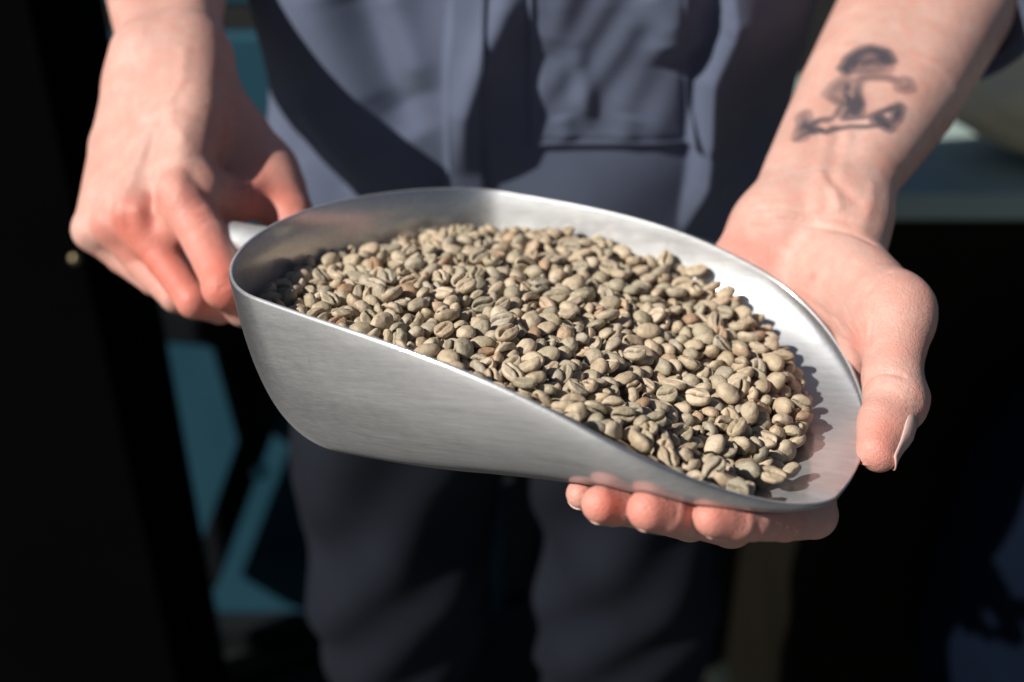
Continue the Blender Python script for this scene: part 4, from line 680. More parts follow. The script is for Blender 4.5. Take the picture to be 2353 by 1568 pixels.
(88,-120,50,90,-7,-21,-38,7,93),(448,275,-30,-28,21,68,65,10,93),(215,-86,27,6,52,48,-70,0,92),(-418,216,79,-30,86,19,36,8,97),(18,-726,78,-35,-58,73,14,3,95),(-299,-273,100,-52,30,80,3,5,97),
(-122,-189,83,48,17,-2,86,11,96),(-78,176,64,-54,-6,-36,76,11,100),(89,-747,67,-53,69,-27,-41,9,91),(384,206,-16,0,27,-76,59,10,98),(-98,85,69,-95,-11,-28,8,8,102),(-818,381,31,36,-54,-36,66,0,92),
(-231,175,77,-46,73,-49,-15,4,98),(-374,-492,107,38,34,-85,-14,4,99),(839,449,-123,53,-33,78,-3,12,101),(-106,-454,90,7,-17,97,-14,3,93),(-652,-238,102,4,-33,54,-77,4,99),(638,88,-77,60,-19,-48,61,12,94),
(893,80,-164,-61,64,25,-38,6,92),(-619,130,82,-73,8,-19,65,8,95),(808,59,-133,-78,28,56,-2,2,95),(353,547,-23,20,-45,-62,-61,12,91),(4,-659,84,-90,-2,42,11,9,91),(543,-911,-52,-51,-82,17,21,11,100),
(-73,-257,79,-4,28,-91,29,11,92),(-71,-118,74,-45,51,73,-3,11,102),(726,-412,-172,92,-28,-9,27,13,103),(250,-858,39,-67,50,-35,-44,8,98),(-216,-240,95,-49,59,-63,-8,5,91),(644,-261,-108,45,-57,60,-34,5,104),
(159,-831,58,-22,14,-96,2,13,93),(-128,523,40,-32,72,-57,23,9,102),(328,-863,16,-22,47,73,44,6,95),(28,-813,70,-69,29,66,-9,5,95),(433,-568,-23,38,-41,-11,82,7,104),(456,197,-31,-30,-88,-31,-18,4,102),
(-234,-310,100,20,-25,9,-94,10,97),(36,-511,79,5,1,-97,23,3,102),(447,75,-28,4,46,-11,88,0,103),(-332,-341,104,85,-25,12,45,5,104),(-560,-6,100,46,-10,-43,-77,12,92),(357,-107,-6,-1,-35,89,-28,8,97),
(-278,-414,108,63,-43,65,6,4,100),(-203,959,73,84,20,36,37,13,104),(-902,-228,139,89,14,-37,23,10,102),(57,830,76,41,6,-25,87,2,100),(-842,616,65,31,-86,-28,-30,0,96),(-420,-471,136,50,4,6,-86,2,83),
(-566,-312,165,39,-92,-7,3,9,94),(926,438,-70,13,-3,88,-45,12,91),(911,-524,-222,28,8,96,-1,2,91),(1120,90,-191,51,5,-86,-3,5,84),(1035,264,-137,29,-23,64,68,0,90),(1003,14,-118,58,63,-27,-44,1,94),
(402,-976,40,7,3,15,-99,8,88),(1003,437,-99,51,-13,30,79,0,101),(-588,910,-1,7,-41,-62,-67,9,101),(542,821,-4,47,31,74,-38,8,90),(-104,256,103,16,90,37,17,9,83),(232,-965,89,-19,-35,18,-90,4,94),
(875,-426,-178,57,5,-55,-60,13,98),(-318,758,45,-35,64,13,-67,10,89),(-170,-136,85,-31,85,-19,-37,10,97),(-200,529,44,90,6,42,-7,8,94),(711,-253,-134,-73,-19,26,61,8,94),(325,-994,66,53,-13,-66,52,4,97),
]
# ------------------------------------------------------------------ coffee beans: settled in the bowl
def bean_mat(name, per_object):
    m = NT(name)
    co = m.coord('Object') if per_object else m.n('Attribute', attribute_name='own').outputs['Vector']
    if per_object:
        oi = m.n('ObjectInfo')
        rnd = oi.outputs['Random']
        add = m.n('VectorMath', operation='ADD'); sc_ = m.n('VectorMath', operation='SCALE')
        cmb = m.n('CombineXYZ'); m.l(rnd, cmb.inputs[0]); m.l(rnd, cmb.inputs[1]); m.l(cmb.outputs[0], sc_.inputs[0]); sc_.inputs['Scale'].default_value = .7
        m.l(co, add.inputs[0]); m.l(sc_.outputs[0], add.inputs[1])
        co = add.outputs[0]
    else:
        rnd = m.n('Attribute', attribute_name='tint').outputs['Fac']
    cr = m.n('Attribute', attribute_name='crease').outputs['Fac']
    n1 = m.noise(co, 260, 4, .6); n2 = m.noise(co, 900, 4, .65); n3 = m.noise(co, 3200, 3, .6)
    base = m.ramp(rnd, [(0.0, (.31, .275, .205)), (.15, (.41, .345, .240)), (.30, (.49, .385, .270)), (.45, (.36, .315, .250)), (.60, (.53, .425, .305)), (.75, (.44, .340, .235)), (.88, (.56, .460, .345)), (.96, (.45, .300, .195)), (1.0, (.36, .215, .13))])
    base = m.mix(base, (.24, .180, .105), m.ramp(n1, [(.45, 0.0), (.72, .60)]))
    base = m.mix(base, (.60, .53, .40), m.ramp(n2, [(.56, 0.0), (.74, .65)]))
    base = m.mix(base, (.085, .045, .022), m.ramp(cr, [(.35, 0.0), (.80, .9)]))
    b = m.bump(n1, .5, .0012)
    b = m.bump(n2, .4, .0005, b)
    b = m.bump(n3, .3, .00025, b)
    return m.set(Base_Color=base, Roughness=m.ramp(n2, [(.3, .42), (.7, .62)]), Normal=b, Specular_IOR_Level=.45, Subsurface_Weight=.06, Subsurface_Scale=.002, Subsurface_Radius=(1., .7, .4))
def build_beans():
    B = np.array(BEANS, float)
    B[:, :3] = B[:, :3]/1e4 + np.array([0, .36, 1.11])
    B[:, 3:7] /= 100; B[:, 8] /= 100
    rg = np.random.default_rng(21)
    for r in B:                                 # every second bean lies with its seam up
        if rg.random() < .62:
            q = Quaternion(r[3:7]).normalized()
            pv = Vector(r[:3]) + q @ Vector((0, 0, .0008*r[8]))
            q2 = q @ Quaternion((1, 0, 0), math.pi)
            r[:3] = pv - q2 @ Vector((0, 0, .0008*r[8])); r[3:7] = q2
    m1, m2 = bean_mat('green_coffee_bean', True), bean_mat('green_coffee_beans', False)
    for me in BEAN_ME:
        me.materials.append(m1)
    for r in B[:300]:
        o = bpy.data.objects.new('coffee_bean', BEAN_ME[int(r[7])])
        COL.objects.link(o)
        o.location = r[:3]; o.rotation_mode = 'QUATERNION'; o.rotation_quaternion = Quaternion(r[3:7]).normalized(); o.scale = (r[8],)*3
        tag(o, 'greenish tan unroasted coffee bean lying in the heap in the metal scoop', 'coffee bean', 'coffee beans heaped in the scoop')
    # the rest of the heap, past the first three hundred
    cache = []
    for me in BEAN_ME:
        v = np.empty(len(me.vertices)*3); me.vertices.foreach_get('co', v)
        c = np.empty(len(me.vertices)); me.attributes['crease'].data.foreach_get('value', c)
        cache.append((v.reshape(-1, 3), [list(p.vertices) for p in me.polygons], c))
    Vs, Fs, Cs, Ts, Os, n = [], [], [], [], [], 0
    rg = random.Random(4)
    for r in B[300:]:
        v, f, c = cache[int(r[7])]
        M = np.array(Quaternion(r[3:7]).normalized().to_matrix())
        Vs.append(v*r[8] @ M.T + r[:3]); Fs += [[i + n for i in q] for q in f]; n += len(v)
        Cs.append(c); Ts.append(np.full(len(v), rg.random())); Os.append(v + np.array([rg.random()*.7, rg.random()*.7, 0]))
    me = mesh_np('coffee_beans', np.concatenate(Vs), Fs)
    for nm, arr in (('crease', np.concatenate(Cs)), ('tint', np.concatenate(Ts))):
        a = me.attributes.new(nm, 'FLOAT', 'POINT'); a.data.foreach_set('value', arr.astype(np.float32))
    a = me.attributes.new('own', 'FLOAT_VECTOR', 'POINT'); a.data.foreach_set('vector', np.concatenate(Os).astype(np.float32).ravel())
    tag(link('coffee_beans', me, m2), 'mass of greenish tan unroasted coffee beans filling the metal scoop', 'coffee beans', kind='stuff')
build_beans()
# ------------------------------------------------------------------ flesh: smooth-blended bone and muscle volumes, polygonised
def capsule(P, a, b, ra, rb):
    ab = b - a
    L2 = max(float(ab @ ab), 1e-12)
    pa = P - a
    h = np.clip(pa @ ab / L2, 0, 1)
    dx = pa[:, 0] - h*ab[0]; dy = pa[:, 1] - h*ab[1]; dz = pa[:, 2] - h*ab[2]
    return np.sqrt(dx*dx + dy*dy + dz*dz) - (ra + (rb - ra)*h)
def smin(a, b, k):
    if k <= 0: return np.minimum(a, b)
    h = np.maximum(k - np.abs(a - b), 0)/k
    return np.minimum(a, b) - h*h*k*0.25
def chain(pts, k=.003):
    """pts: (point, radius_mm) -> function"""
    segs = [(np.asarray(pts[i][0]), np.asarray(pts[i+1][0]), pts[i][1]/1e3, pts[i+1][1]/1e3) for i in range(len(pts)-1)]
    def f(P):
        d = capsule(P, *segs[0])
        for s in segs[1:]: d = smin(d, capsule(P, *s), k)
        return d
    f.lo = np.min([np.minimum(s[0]-s[2], s[1]-s[3]) for s in segs], 0)
    f.hi = np.max([np.maximum(s[0]+s[2], s[1]+s[3]) for s in segs], 0)
    return f
def blend(fs, k):
    def f(P):
        d = fs[0](P)
        for g in fs[1:]: d = smin(d, g(P), k)
        return d
    f.lo = np.min([g.lo for g in fs], 0); f.hi = np.max([g.hi for g in fs], 0)
    return f
def hand_field(palm, fingers, kf=.007, kk=.0006):
    def f(P):
        dp = palm(P)
        d = dp
        for g, kx in fingers: d = smin(d, smin(dp, g(P), kx), kk)
        return d
    f.lo = np.min([palm.lo] + [g.lo for g, _ in fingers], 0); f.hi = np.max([palm.hi] + [g.hi for g, _ in fingers], 0)
    return f

def polygonise(f, h, clip=None):
    lo = f.lo - 4*h; hi = f.hi + 4*h
    c = 4
    n = (np.ceil((hi - lo)/h/c).astype(int) + 1)*c
    ax = [lo[k] + h*np.arange(n[k]) for k in range(3)]
    # coarse pass, then the narrow band only
    cc = [a.reshape(-1, c).mean(1) for a in ax]
    Xc = np.stack(np.meshgrid(*cc, indexing='ij'), -1).reshape(-1, 3)
    Dc = f(Xc).reshape([len(q) for q in cc])
    D = np.repeat(np.repeat(np.repeat(Dc, c, 0), c, 1), c, 2)
    near = np.abs(D) < h*c*1.25
    I = np.argwhere(near)
    for s in range(0, len(I), 400000):
        J = I[s:s+400000]
        D[J[:, 0], J[:, 1], J[:, 2]] = f(lo + h*J)
    S = D < 0
    # surface nets
    sx, sy, sz = S.shape
    cnt = np.zeros((sx-1, sy-1, sz-1), np.int8)
    for i in (0, 1):
        for j in (0, 1):
            for k in (0, 1): cnt += S[i:sx-1+i, j:sy-1+j, k:sz-1+k]
    act = (cnt > 0) & (cnt < 8)
    idx = -np.ones(act.shape, np.int64)
    A = np.argwhere(act)
    idx[act] = np.arange(len(A))
    acc = np.zeros((len(A), 3)); num = np.zeros(len(A))
    E = []
    for i in (0, 1):
        for j in (0, 1):
            E += [((0, i, j), (1, i, j)), ((i, 0, j), (i, 1, j)), ((i, j, 0), (i, j, 1))]
    for e0, e1 in E:
        a = A + e0; b = A + e1
        da = D[a[:, 0], a[:, 1], a[:, 2]]; db = D[b[:, 0], b[:, 1], b[:, 2]]
        m = (da < 0) != (db < 0)
        t = np.where(m, da/np.where(m, da - db, 1), 0)
        acc += np.where(m[:, None], a + (b - a)*t[:, None], 0); num += m
    V = lo + h*acc/num[:, None]
    quads = []
    for ax_ in range(3):
        sl0 = [slice(None)]*3; sl1 = [slice(None)]*3
        sl0[ax_] = slice(0, -1); sl1[ax_] = slice(1, None)
        ch = S[tuple(sl0)] != S[tuple(sl1)]
        G = np.argwhere(ch)
        o1, o2 = [k for k in range(3) if k != ax_]
        ok = (G[:, o1] > 0) & (G[:, o2] > 0) & (G[:, o1] < S.shape[o1]-1) & (G[:, o2] < S.shape[o2]-1)
        G = G[ok]
        inside0 = S[G[:, 0], G[:, 1], G[:, 2]]
        def cell(d1, d2):
            H = G.copy(); H[:, o1] += d1; H[:, o2] += d2
            return idx[H[:, 0], H[:, 1], H[:, 2]]
        q = np.stack([cell(-1, -1), cell(0, -1), cell(0, 0), cell(-1, 0)], -1)
        flip = inside0 if ax_ != 1 else ~inside0
        q[~flip] = q[~flip][:, ::-1]
        quads.append(q)
    Q = np.concatenate(quads)
    Q = Q[(Q >= 0).all(1)]
    N = None
    for it in range(2):
        N = grad(f, V, h*.5)
        V = V - N*np.clip(f(V), -h, h)[:, None]
    N = grad(f, V, h*.5)
    return V, Q, N
def grad(f, V, e):
    g = np.stack([f(V + np.eye(3)[k]*e) - f(V - np.eye(3)[k]*e) for k in range(3)], -1)
    return g/(np.linalg.norm(g, axis=1, keepdims=True) + 1e-12)

def to_px(V):
    q = V - CAM; d = q @ FW
    return np.stack([1176.5 + q[:, 0]/d*35/36*2353, 784 - (q @ UP)/d*35/36*2353], -1), d
class Skin:
    """surface marks are laid on the finished surface in 3D"""
    def __init__(s, V, Q, N):
        s.V, s.Q, s.N = V, Q, N
        s.px, s.d = to_px(V)
        s.red = np.zeros(len(V)); s.ink = np.zeros(len(V)); s.pale = np.zeros(len(V))
    def snap(s, x, y):
        e = np.hypot(s.px[:, 0]-x, s.px[:, 1]-y)
        face = (s.N*(s.V - CAM)).sum(1) < 0
        k = np.where((e < 9) & face)[0]
        if len(k) == 0: k = np.where(face)[0][np.argsort(e[face])[:3]]
        return s.V[k[np.argmin(s.d[k])]]
    def dist(s, line):
        P = [s.snap(*p) for p in line]
        if len(P) == 1: return np.linalg.norm(s.V - P[0], axis=1)
        d = np.full(len(s.V), 9.0)
        for a, b in zip(P[:-1], P[1:]): d = np.minimum(d, capsule(s.V, a, b, 0, 0))
        return d
    def emboss(s, line, h_mm, w_mm):
        d = s.dist(line)
        s.V = s.V + s.N*(h_mm/1e3*np.exp(-(d/(w_mm/1e3))**2))[:, None]
    def paint(s, attr, line, amt, w_mm, soft=True):
        d = s.dist(line)/(w_mm/1e3)
        g = np.exp(-d**2) if soft else np.clip((1.15 - d)/.3, 0, 1)
        a = getattr(s, attr)
        setattr(s, attr, a + amt*g if soft else np.maximum(a, amt*g))

def outer_skin():
    from mathutils.bvhtree import BVHTree
    n, m = 200, 36
    G = sc_surf(n, m)
    nn = np.cross(np.roll(G, -1, 1) - np.roll(G, 1, 1), np.gradient(G, axis=0))
    nn /= np.linalg.norm(nn, axis=2, keepdims=True) + 1e-9
    nn *= np.sign(((np.array([.5*SC_L, 0, 60]) - G)*nn).sum(2)[4:15].mean())
    nn[-1] = (0, 0, 1)
    O = sc_world((G - nn*2.0).reshape(-1, 3))
    F = grid_faces(m, n, False, True)
    fn = np.cross(O[F[:, 1]] - O[F[:, 0]], O[F[:, 2]] - O[F[:, 0]])
    if (fn*(O[F[:, 0]] - sc_world(np.array([[.5*SC_L, 0, 60]]))[0])).sum(1)[:2000].mean() < 0: F = F[:, ::-1]
    return BVHTree.FromPolygons([Vector(v) for v in O], [list(map(int, f)) for f in F]), G[0]
def press(V, gap=.0003):
    """flesh gives way where it rests against the metal: whatever would stand inside the bowl is pushed out"""
    bvh, rim = outer_skin()
    Lc = (V - SC_POS) @ SC_ROT*1e3
    x, y = Lc[:, 0], Lc[:, 1]
    ins = np.zeros(len(V), bool)
    a = rim*np.array([1.012, 1.02, 1]) ; b = np.roll(a, -1, 0)
    for p, q in zip(a, b):
        ins ^= ((p[1] > y) != (q[1] > y)) & (x < (q[0]-p[0])*(y-p[1])/(q[1]-p[1]+1e-12) + p[0])
    ins &= Lc[:, 2] < np.polyval(SC_H, x/SC_L) + 1.0
    out = V.copy()
    for i in np.where(ins)[0]:
        co, no, _, dist = bvh.find_nearest(Vector(V[i]), .05)
        if co is None or (Vector(V[i]) - co).dot(no) >= gap: continue
        if (y[i] < -10 or x[i] > SC_L - 22) and (Vector(V[i]) - co).length > .005: continue        # fingers passing under the lip
        out[i] = co + no*gap
    return out
c0 = lambda *L: chain(pts(*L), 0)
def pts(*L): return [(at(x, y, d), r) for x, y, d, r in L]
def W3(x, y, z, r): return (np.array([x, y, z]), r)

# --- the hand under the scoop's lip (thumb along the rim, four fingers beneath)
def lip_hand():
    c = lambda *L: chain(pts(*L), .0015)
    MI, MM, MR, ML = np.array([.119, .328, 1.062]), np.array([.101, .325, 1.056]), np.array([.086, .328, 1.050]), np.array([.068, .328, 1.048])
    palm = blend([
        chain([(at(1945, 505, .470), 18), (at(1935, 615, .466), 15.5), (at(1905, 790, .454), 13), (MI, 11)]),
        chain([(at(1885, 520, .472), 20), (at(1855, 640, .468), 16.5), (at(1845, 830, .456), 13), (MM, 11)]),
        chain([(at(1800, 535, .477), 19.5), (at(1785, 650, .474), 16.5), (at(1790, 850, .460), 13), (MR, 11)]),
        chain([(at(1765, 535, .479), 17.5), (at(1722, 610, .474), 17.5), (at(1740, 730, .464), 14.5), (ML, 10.5)]),
        c((1940, 590, .455, 15.5), (1990, 672, .432, 17), (2056, 732, .411, 14.4)),         # thenar
        c((1905, 640, .452, 15), (1995, 712, .432, 14)),                                   # thenar belly
        c((2010, 765, .413, 9), (1955, 865, .432, 8.5)),                                       # web
        # wrist and forearm: two bones and the muscle
        c0((1940, 505, .469, 18.5), (1975, 400, .490, 19.5), (2075, 230, .537, 28.5), (2175, 20, .605, 38), (2230, -110, .65, 42)),
        c0((1795, 520, .476, 18), (1850, 395, .498, 20), (1960, 210, .544, 28.5), (2085, 0, .610, 38), (2150, -130, .65, 42)),
    ], .012)
    thumb = c((2056, 705, .411, 14.2), (2054, 800, .400, 11.9), (2050, 868, .392, 11.3), (2055, 915, .387, 11.6), (2038, 985, .379, 9.5), (2020, 1046, .372, 6.4))
    knob = c((2098, 915, .390, 5.6), (2084, 945, .387, 5.9))
    tpad = c((2015, 960, .378, 5.9), (2008, 1025, .371, 5.6))
    thumb = blend([thumb, knob, tpad], .006)
    idx_ = chain([(MI, 10.5), (at(1866, 1181, .354), 8.8), (at(1800, 1195, .339), 7.3), (at(1724, 1194, .3275), 7.1), (at(1690, 1193, .323), 6.8), (at(1640, 1191, .3195), 6.3)], .001)
    mid_ = chain([(MM, 10.8), (np.array([.079, .287, 1.073]), 9.0), (at(1582, 1180, .3305), 7.6), (at(1530, 1175, .321), 7.1), (at(1487, 1172, .3165), 6.6)], .001)
    rin_ = chain([(MR, 10.2), (np.array([.066, .296, 1.068]), 8.6), (at(1468, 1166, .340), 7.1), (at(1420, 1162, .330), 6.6), (at(1379, 1159, .325), 6.2)], .001)
    lit_ = chain([(ML, 9.2), (np.array([.053, .305, 1.066]), 7.5), (at(1395, 1146, .356), 6.2), (at(1360, 1140, .346), 5.6), (at(1334, 1135, .3405), 5.0)], .001)
    ipad = chain([(at(1655, 1184, .319), 4.8), (at(1630, 1190, .3165), 4.4)])
    return hand_field(palm, [(thumb, .010), (blend([idx_, ipad], .003), .006), (mid_, .006), (rin_, .006), (lit_, .006)])

# --- the hand closed on the handle
def grip_hand():
    NEAR = .008
    A_ = lambda x, y, d: at(x, y, d - NEAR)
    c = lambda *L: chain(pts(*[(x, y, d - NEAR, r) for x, y, d, r in L]), .0015)
    c0 = lambda *L: chain(pts(*[(x, y, d - NEAR, r) for x, y, d, r in L]), 0)
    I0, M0, R0, L0 = A_(420, 455, .492), A_(318, 498, .503), A_(263, 520, .516), A_(217, 532, .530)
    palm = blend([
        chain([(A_(455, 130, .545), 17), (A_(450, 270, .520), 15), (I0, 11.2)]),
        chain([(A_(410, 120, .545), 17), (A_(375, 290, .525), 15), (M0, 11)]),
        chain([(A_(365, 125, .545), 16.5), (A_(315, 320, .535), 14.5), (R0, 10.5)]),
        chain([(A_(330, 135, .545), 16), (A_(270, 340, .545), 13.5), (L0, 10)]),
        c((455, 190, .548, 17), (545, 310, .550, 17), (612, 392, .546, 15)),             # thumb base
        c((500, 300, .544, 14), (530, 400, .532, 12)),                                        # first web muscle
        c((440, 515, .494, 8.5), (345, 560, .505, 9)),                                         # palm behind the closed fingers
        c((300, 192, .548, 9.5), (303, 200, .548, 9)),                                        # ulnar head
        c0((440, 130, .550, 17), (427, 40, .578, 20), (420, -120, .635, 30), (430, -300, .69, 37)),
        c0((355, 140, .552, 17), (343, 40, .582, 20.5), (333, -120, .64, 30), (350, -300, .69, 37)),
    ], .012)
    thumb = c((612, 392, .546, 14), (645, 435, .536, 13), (668, 500, .524, 12.4), (695, 565, .512, 10), (715, 610, .506, 7.5))
    web = c((470, 448, .497, 11.5), (540, 460, .513, 12), (610, 440, .532, 12))
    f1 = c((420, 455, .492, 12), (480, 560, .480, 11.3), (519, 655, .467, 10.2), (560, 707, .478, 9), (600, 730, .500, 8))
    f2 = c((316, 498, .503, 11), (378, 596, .499, 8.9), (447, 692, .492, 8.6), (505, 708, .508, 8), (550, 700, .525, 7.4))
    f3 = c((262, 520, .516, 10.3), (328, 608, .518, 8.3), (406, 682, .509, 8.0), (455, 698, .524, 7.5), (510, 690, .540, 7))
    f4 = c((216, 532, .530, 9.6), (282, 596, .532, 7.6), (354, 648, .526, 7.1), (410, 655, .533, 6.6), (450, 650, .55, 6))
    k1 = blend([f1, c((410, 436, .487, 8.0), (424, 460, .485, 8.0)), c((512, 668, .4635, 7.5), (520, 672, .4635, 7.2))], .006)
    k2 = blend([f2, c((308, 484, .498, 7.8), (320, 500, .496, 7.8))], .006)
    k3 = blend([f3, c((256, 508, .514, 7), (266, 522, .512, 7))], .005)
    k4 = blend([f4, c((208, 520, .528, 6.8), (218, 534, .526, 6.8))], .005)
    return hand_field(palm, [(blend([thumb, web], .012), .012), (k1, .005), (k2, .005), (k3, .005), (k4, .005)])
# ------------------------------------------------------------------ skin
def skin_mat():
    m = NT('skin')
    co = m.coord('Object')
    red = m.n('Attribute', attribute_name='red').outputs['Fac']
    ink = m.n('Attribute', attribute_name='ink').outputs['Fac']
    n1 = m.noise(co, 45, 4, .6); n2 = m.noise(co, 160, 4, .6); n3 = m.noise(co, 900, 3, .6)
    vor = m.n('TexVoronoi', feature='DISTANCE_TO_EDGE'); vor.inputs['Scale'].default_value = 900
    m.l(co, vor.inputs['Vector'])
    base = m.mix((.53, .305, .252), (.60, .385, .330), m.ramp(n1, [(.35, 0.0), (.65, 1.0)]))
    base = m.mix(base, (.62, .27, .22), m.ramp(n2, [(.45, 0.0), (.72, .6)]))
    base = m.mix(base, (.60, .145, .10), red)
    base = m.mix(base, (.026, .038, .056), ink)
    rough = m.ramp(n2, [(.3, .40), (.7, .56)])
    b = m.bump(m.ramp(vor.outputs['Distance'], [(0, 0.0), (.12, 1.0)]), .25, .0004)
    b = m.bump(n3, .5, .0006, b)
    b = m.bump(n2, .35, .0014, b)
    return m.set(Base_Color=base, Roughness=rough, Normal=b, Subsurface_Weight=.15, Subsurface_Radius=(1.0, .32, .16), Subsurface_Scale=.004, Specular_IOR_Level=.42)
SKIN = skin_mat()

def lip_skin():
    f = lip_hand()
    V, Q, N = polygonise(f, .00088)
    S = Skin(V, Q, N)
    # wrist folds and tendons
    S.emboss([(1722, 512), (1800, 508), (1880, 518), (1960, 532), (2008, 552)], -.8, 1.6)
    S.emboss([(1735, 478), (1800, 478), (1880, 490), (1945, 500)], -.45, 1.5)
    S.emboss([(1900, 290), (1885, 380), (1872, 470)], 1.1, 4.0)
    S.emboss([(1945, 300), (1930, 390), (1915, 470)], .8, 3.0)
    S.emboss([(1905, 405), (1930, 430), (1960, 455)], -.8, 3.0)
    S.emboss([(1880, 395), (1905, 430), (1925, 470)], .7, 2.5)
    S.emboss([(2010, 420), (2000, 480), (1985, 520)], .6, 3.0)
    # thumb joint fold, folds of the web, thenar crease
    S.emboss([(1978, 885), (1992, 866), (2015, 853), (2050, 850), (2078, 856)], -.9, 1.0)
    S.emboss([(1985, 905), (2010, 890), (2045, 888)], -.25, .9)
    for q in ([(1972, 800), (1940, 760), (1905, 728)], [(1974, 796), (1955, 745), (1930, 700)], [(1980, 790), (1975, 740), (1965, 690)], [(1985, 785), (1998, 740), (2010, 700)], [(1968, 806), (1925, 780), (1885, 755)]):
        S.emboss(q, -.32, .9)
    S.emboss([(1985, 672), (2005, 645), (2040, 618)], -.6, 1.3)
    S.emboss([(1990, 690), (2010, 720), (2012, 760)], -.35, 1.4)
    S.emboss([(1750, 640), (1800, 665), (1850, 690), (1900, 730)], -.3, 1.5)
    for q in ([(2095, 895), (2118, 905)], [(2092, 915), (2122, 920)], [(2090, 935), (2115, 940)]): S.emboss(q, -.25, .9)
    # fine parallel lines of the web and the ball of the thumb
    rl = random.Random(3)
    for k in range(16):
        t = k/15
        x0, y0 = 1905 + 95*t, 735 - 62*t + rl.uniform(-6, 6)
        x1, y1 = 1962 + 30*t, 800 - 8*t
        xm, ym = (x0 + x1)/2 + rl.uniform(-5, 5), (y0 + y1)/2 + rl.uniform(-4, 4)
        S.emboss([(x0, y0), (xm, ym), (x1, y1)], -rl.uniform(.12, .28), .75)
    for k in range(12):
        x0, y0 = 1760 + rl.uniform(0, 190), 590 + rl.uniform(0, 110)
        S.emboss([(x0, y0), (x0 + rl.uniform(25, 60), y0 + rl.uniform(10, 35))], -rl.uniform(.08, .2), .8)
    for k in range(9):
        y0 = 862 + k*7 + rl.uniform(-2, 2)
        S.emboss([(1990, y0 + 6), (2030, y0 - 2), (2070, y0)], -rl.uniform(.05, .14), .7)
    # joints of the fingers under the rim
    for q in ([(1722, 1165), (1724, 1190), (1722, 1215)], [(1812, 1170), (1814, 1200)], [(1560, 1150), (1562, 1190)]): S.emboss(q, -.35, 1.2)
    # blood under the skin
    for x, y, a, w in ((1625, 1190, .35, 9), (1700, 1185, .38, 12), (1480, 1175, .3, 9), (1540, 1170, .45, 9), (1372, 1160, .35, 9), (1420, 1155, .5, 9), (1328, 1137, .4, 8), (1800, 1195, .2, 18),
                       (2010, 1045, .38, 11), (2030, 960, .25, 11), (2060, 890, .12, 14), (1680, 560, .40, 14), (1730, 590, .25, 14), (1862, 632, .45, 2.6), (1960, 805, .35, 7), (1945, 780, .16, 14), (2040, 760, .12, 20), (1800, 690, .12, 30), (2075, 670, .10, 15)):
        S.paint('red', [(x, y)], a, w)
    # the blurred blue-black tattoo on the inner forearm
    T = lambda L: [(1551 + x/2.7296, y/2.7296) for x, y in L]
    ink = [([(1065, 410), (1100, 350), (1160, 305), (1230, 285), (1300, 310), (1330, 360)], .85, 4.2), ([(1075, 430), (1060, 400)], .85, 3.5),
           ([(1180, 370), (1260, 355), (1300, 400)], .50, 5.5), ([(1110, 430), (1200, 430), (1290, 425)], .55, 2.6),
           ([(1130, 475), (1220, 462), (1320, 468), (1395, 488)], .66, 3.0), ([(1410, 495), (1450, 490), (1465, 520), (1435, 530)], .62, 4.2),
           ([(1080, 470), (1010, 510), (970, 560)], .50, 4.0), ([(975, 590), (1030, 620), (1090, 640)], .62, 3.0),
           ([(1150, 480), (1130, 560), (1150, 640), (1140, 700)], .62, 2.4), ([(1080, 500), (1060, 580), (1090, 650), (1060, 720)], .62, 2.2), ([(1110, 640), (1130, 690)], .62, 4.6),
           ([(1040, 640), (1000, 710), (940, 745)], .62, 1.6), ([(850, 760), (900, 735), (960, 730)], .72, 2.2),
           ([(755, 855), (820, 815), (900, 800), (940, 820), (1000, 790), (1090, 775), (1200, 775), (1300, 760)], .78, 1.9),
           ([(790, 700), (800, 760), (785, 800), (770, 845)], .60, 4.0), ([(830, 780), (860, 800)], .7, 3.2),
           ([(1080, 725), (1180, 715), (1250, 700), (1290, 690)], .6, 1.5), ([(1255, 715), (1290, 745), (1340, 770)], .82, 4.0), ([(1270, 690), (1340, 665), (1420, 645)], .7, 2.2), ([(1425, 650), (1400, 720), (1355, 775)], .62, 3.2)]
    for L, a, w in ink:
        S.paint('ink', T(L), .74*a, w*1.15, False)
    for L, a, w in ink:
        S.paint('ink', T(L), min(a, .85), max(w*.5, .9), False)
    for L, a, w in (([(1150, 380), (1280, 350)], .35, 7), ([(1060, 540), (1110, 600)], .30, 6), ([(800, 770), (870, 790)], .30, 5), ([(1330, 720), (1400, 690)], .30, 6), ([(1110, 690), (1140, 640)], .3, 6)): S.paint('ink', T(L), a, w)
    for L, a, w in (([(1115, 462)], .35, 2.0), ([(1440, 500)], .22, 1.8), ([(1335, 700)], .28, 2.2), ([(1090, 560)], .22, 2.2)): S.paint('ink', T(L), -a, w)
    S.V = press(S.V)
    return f, S
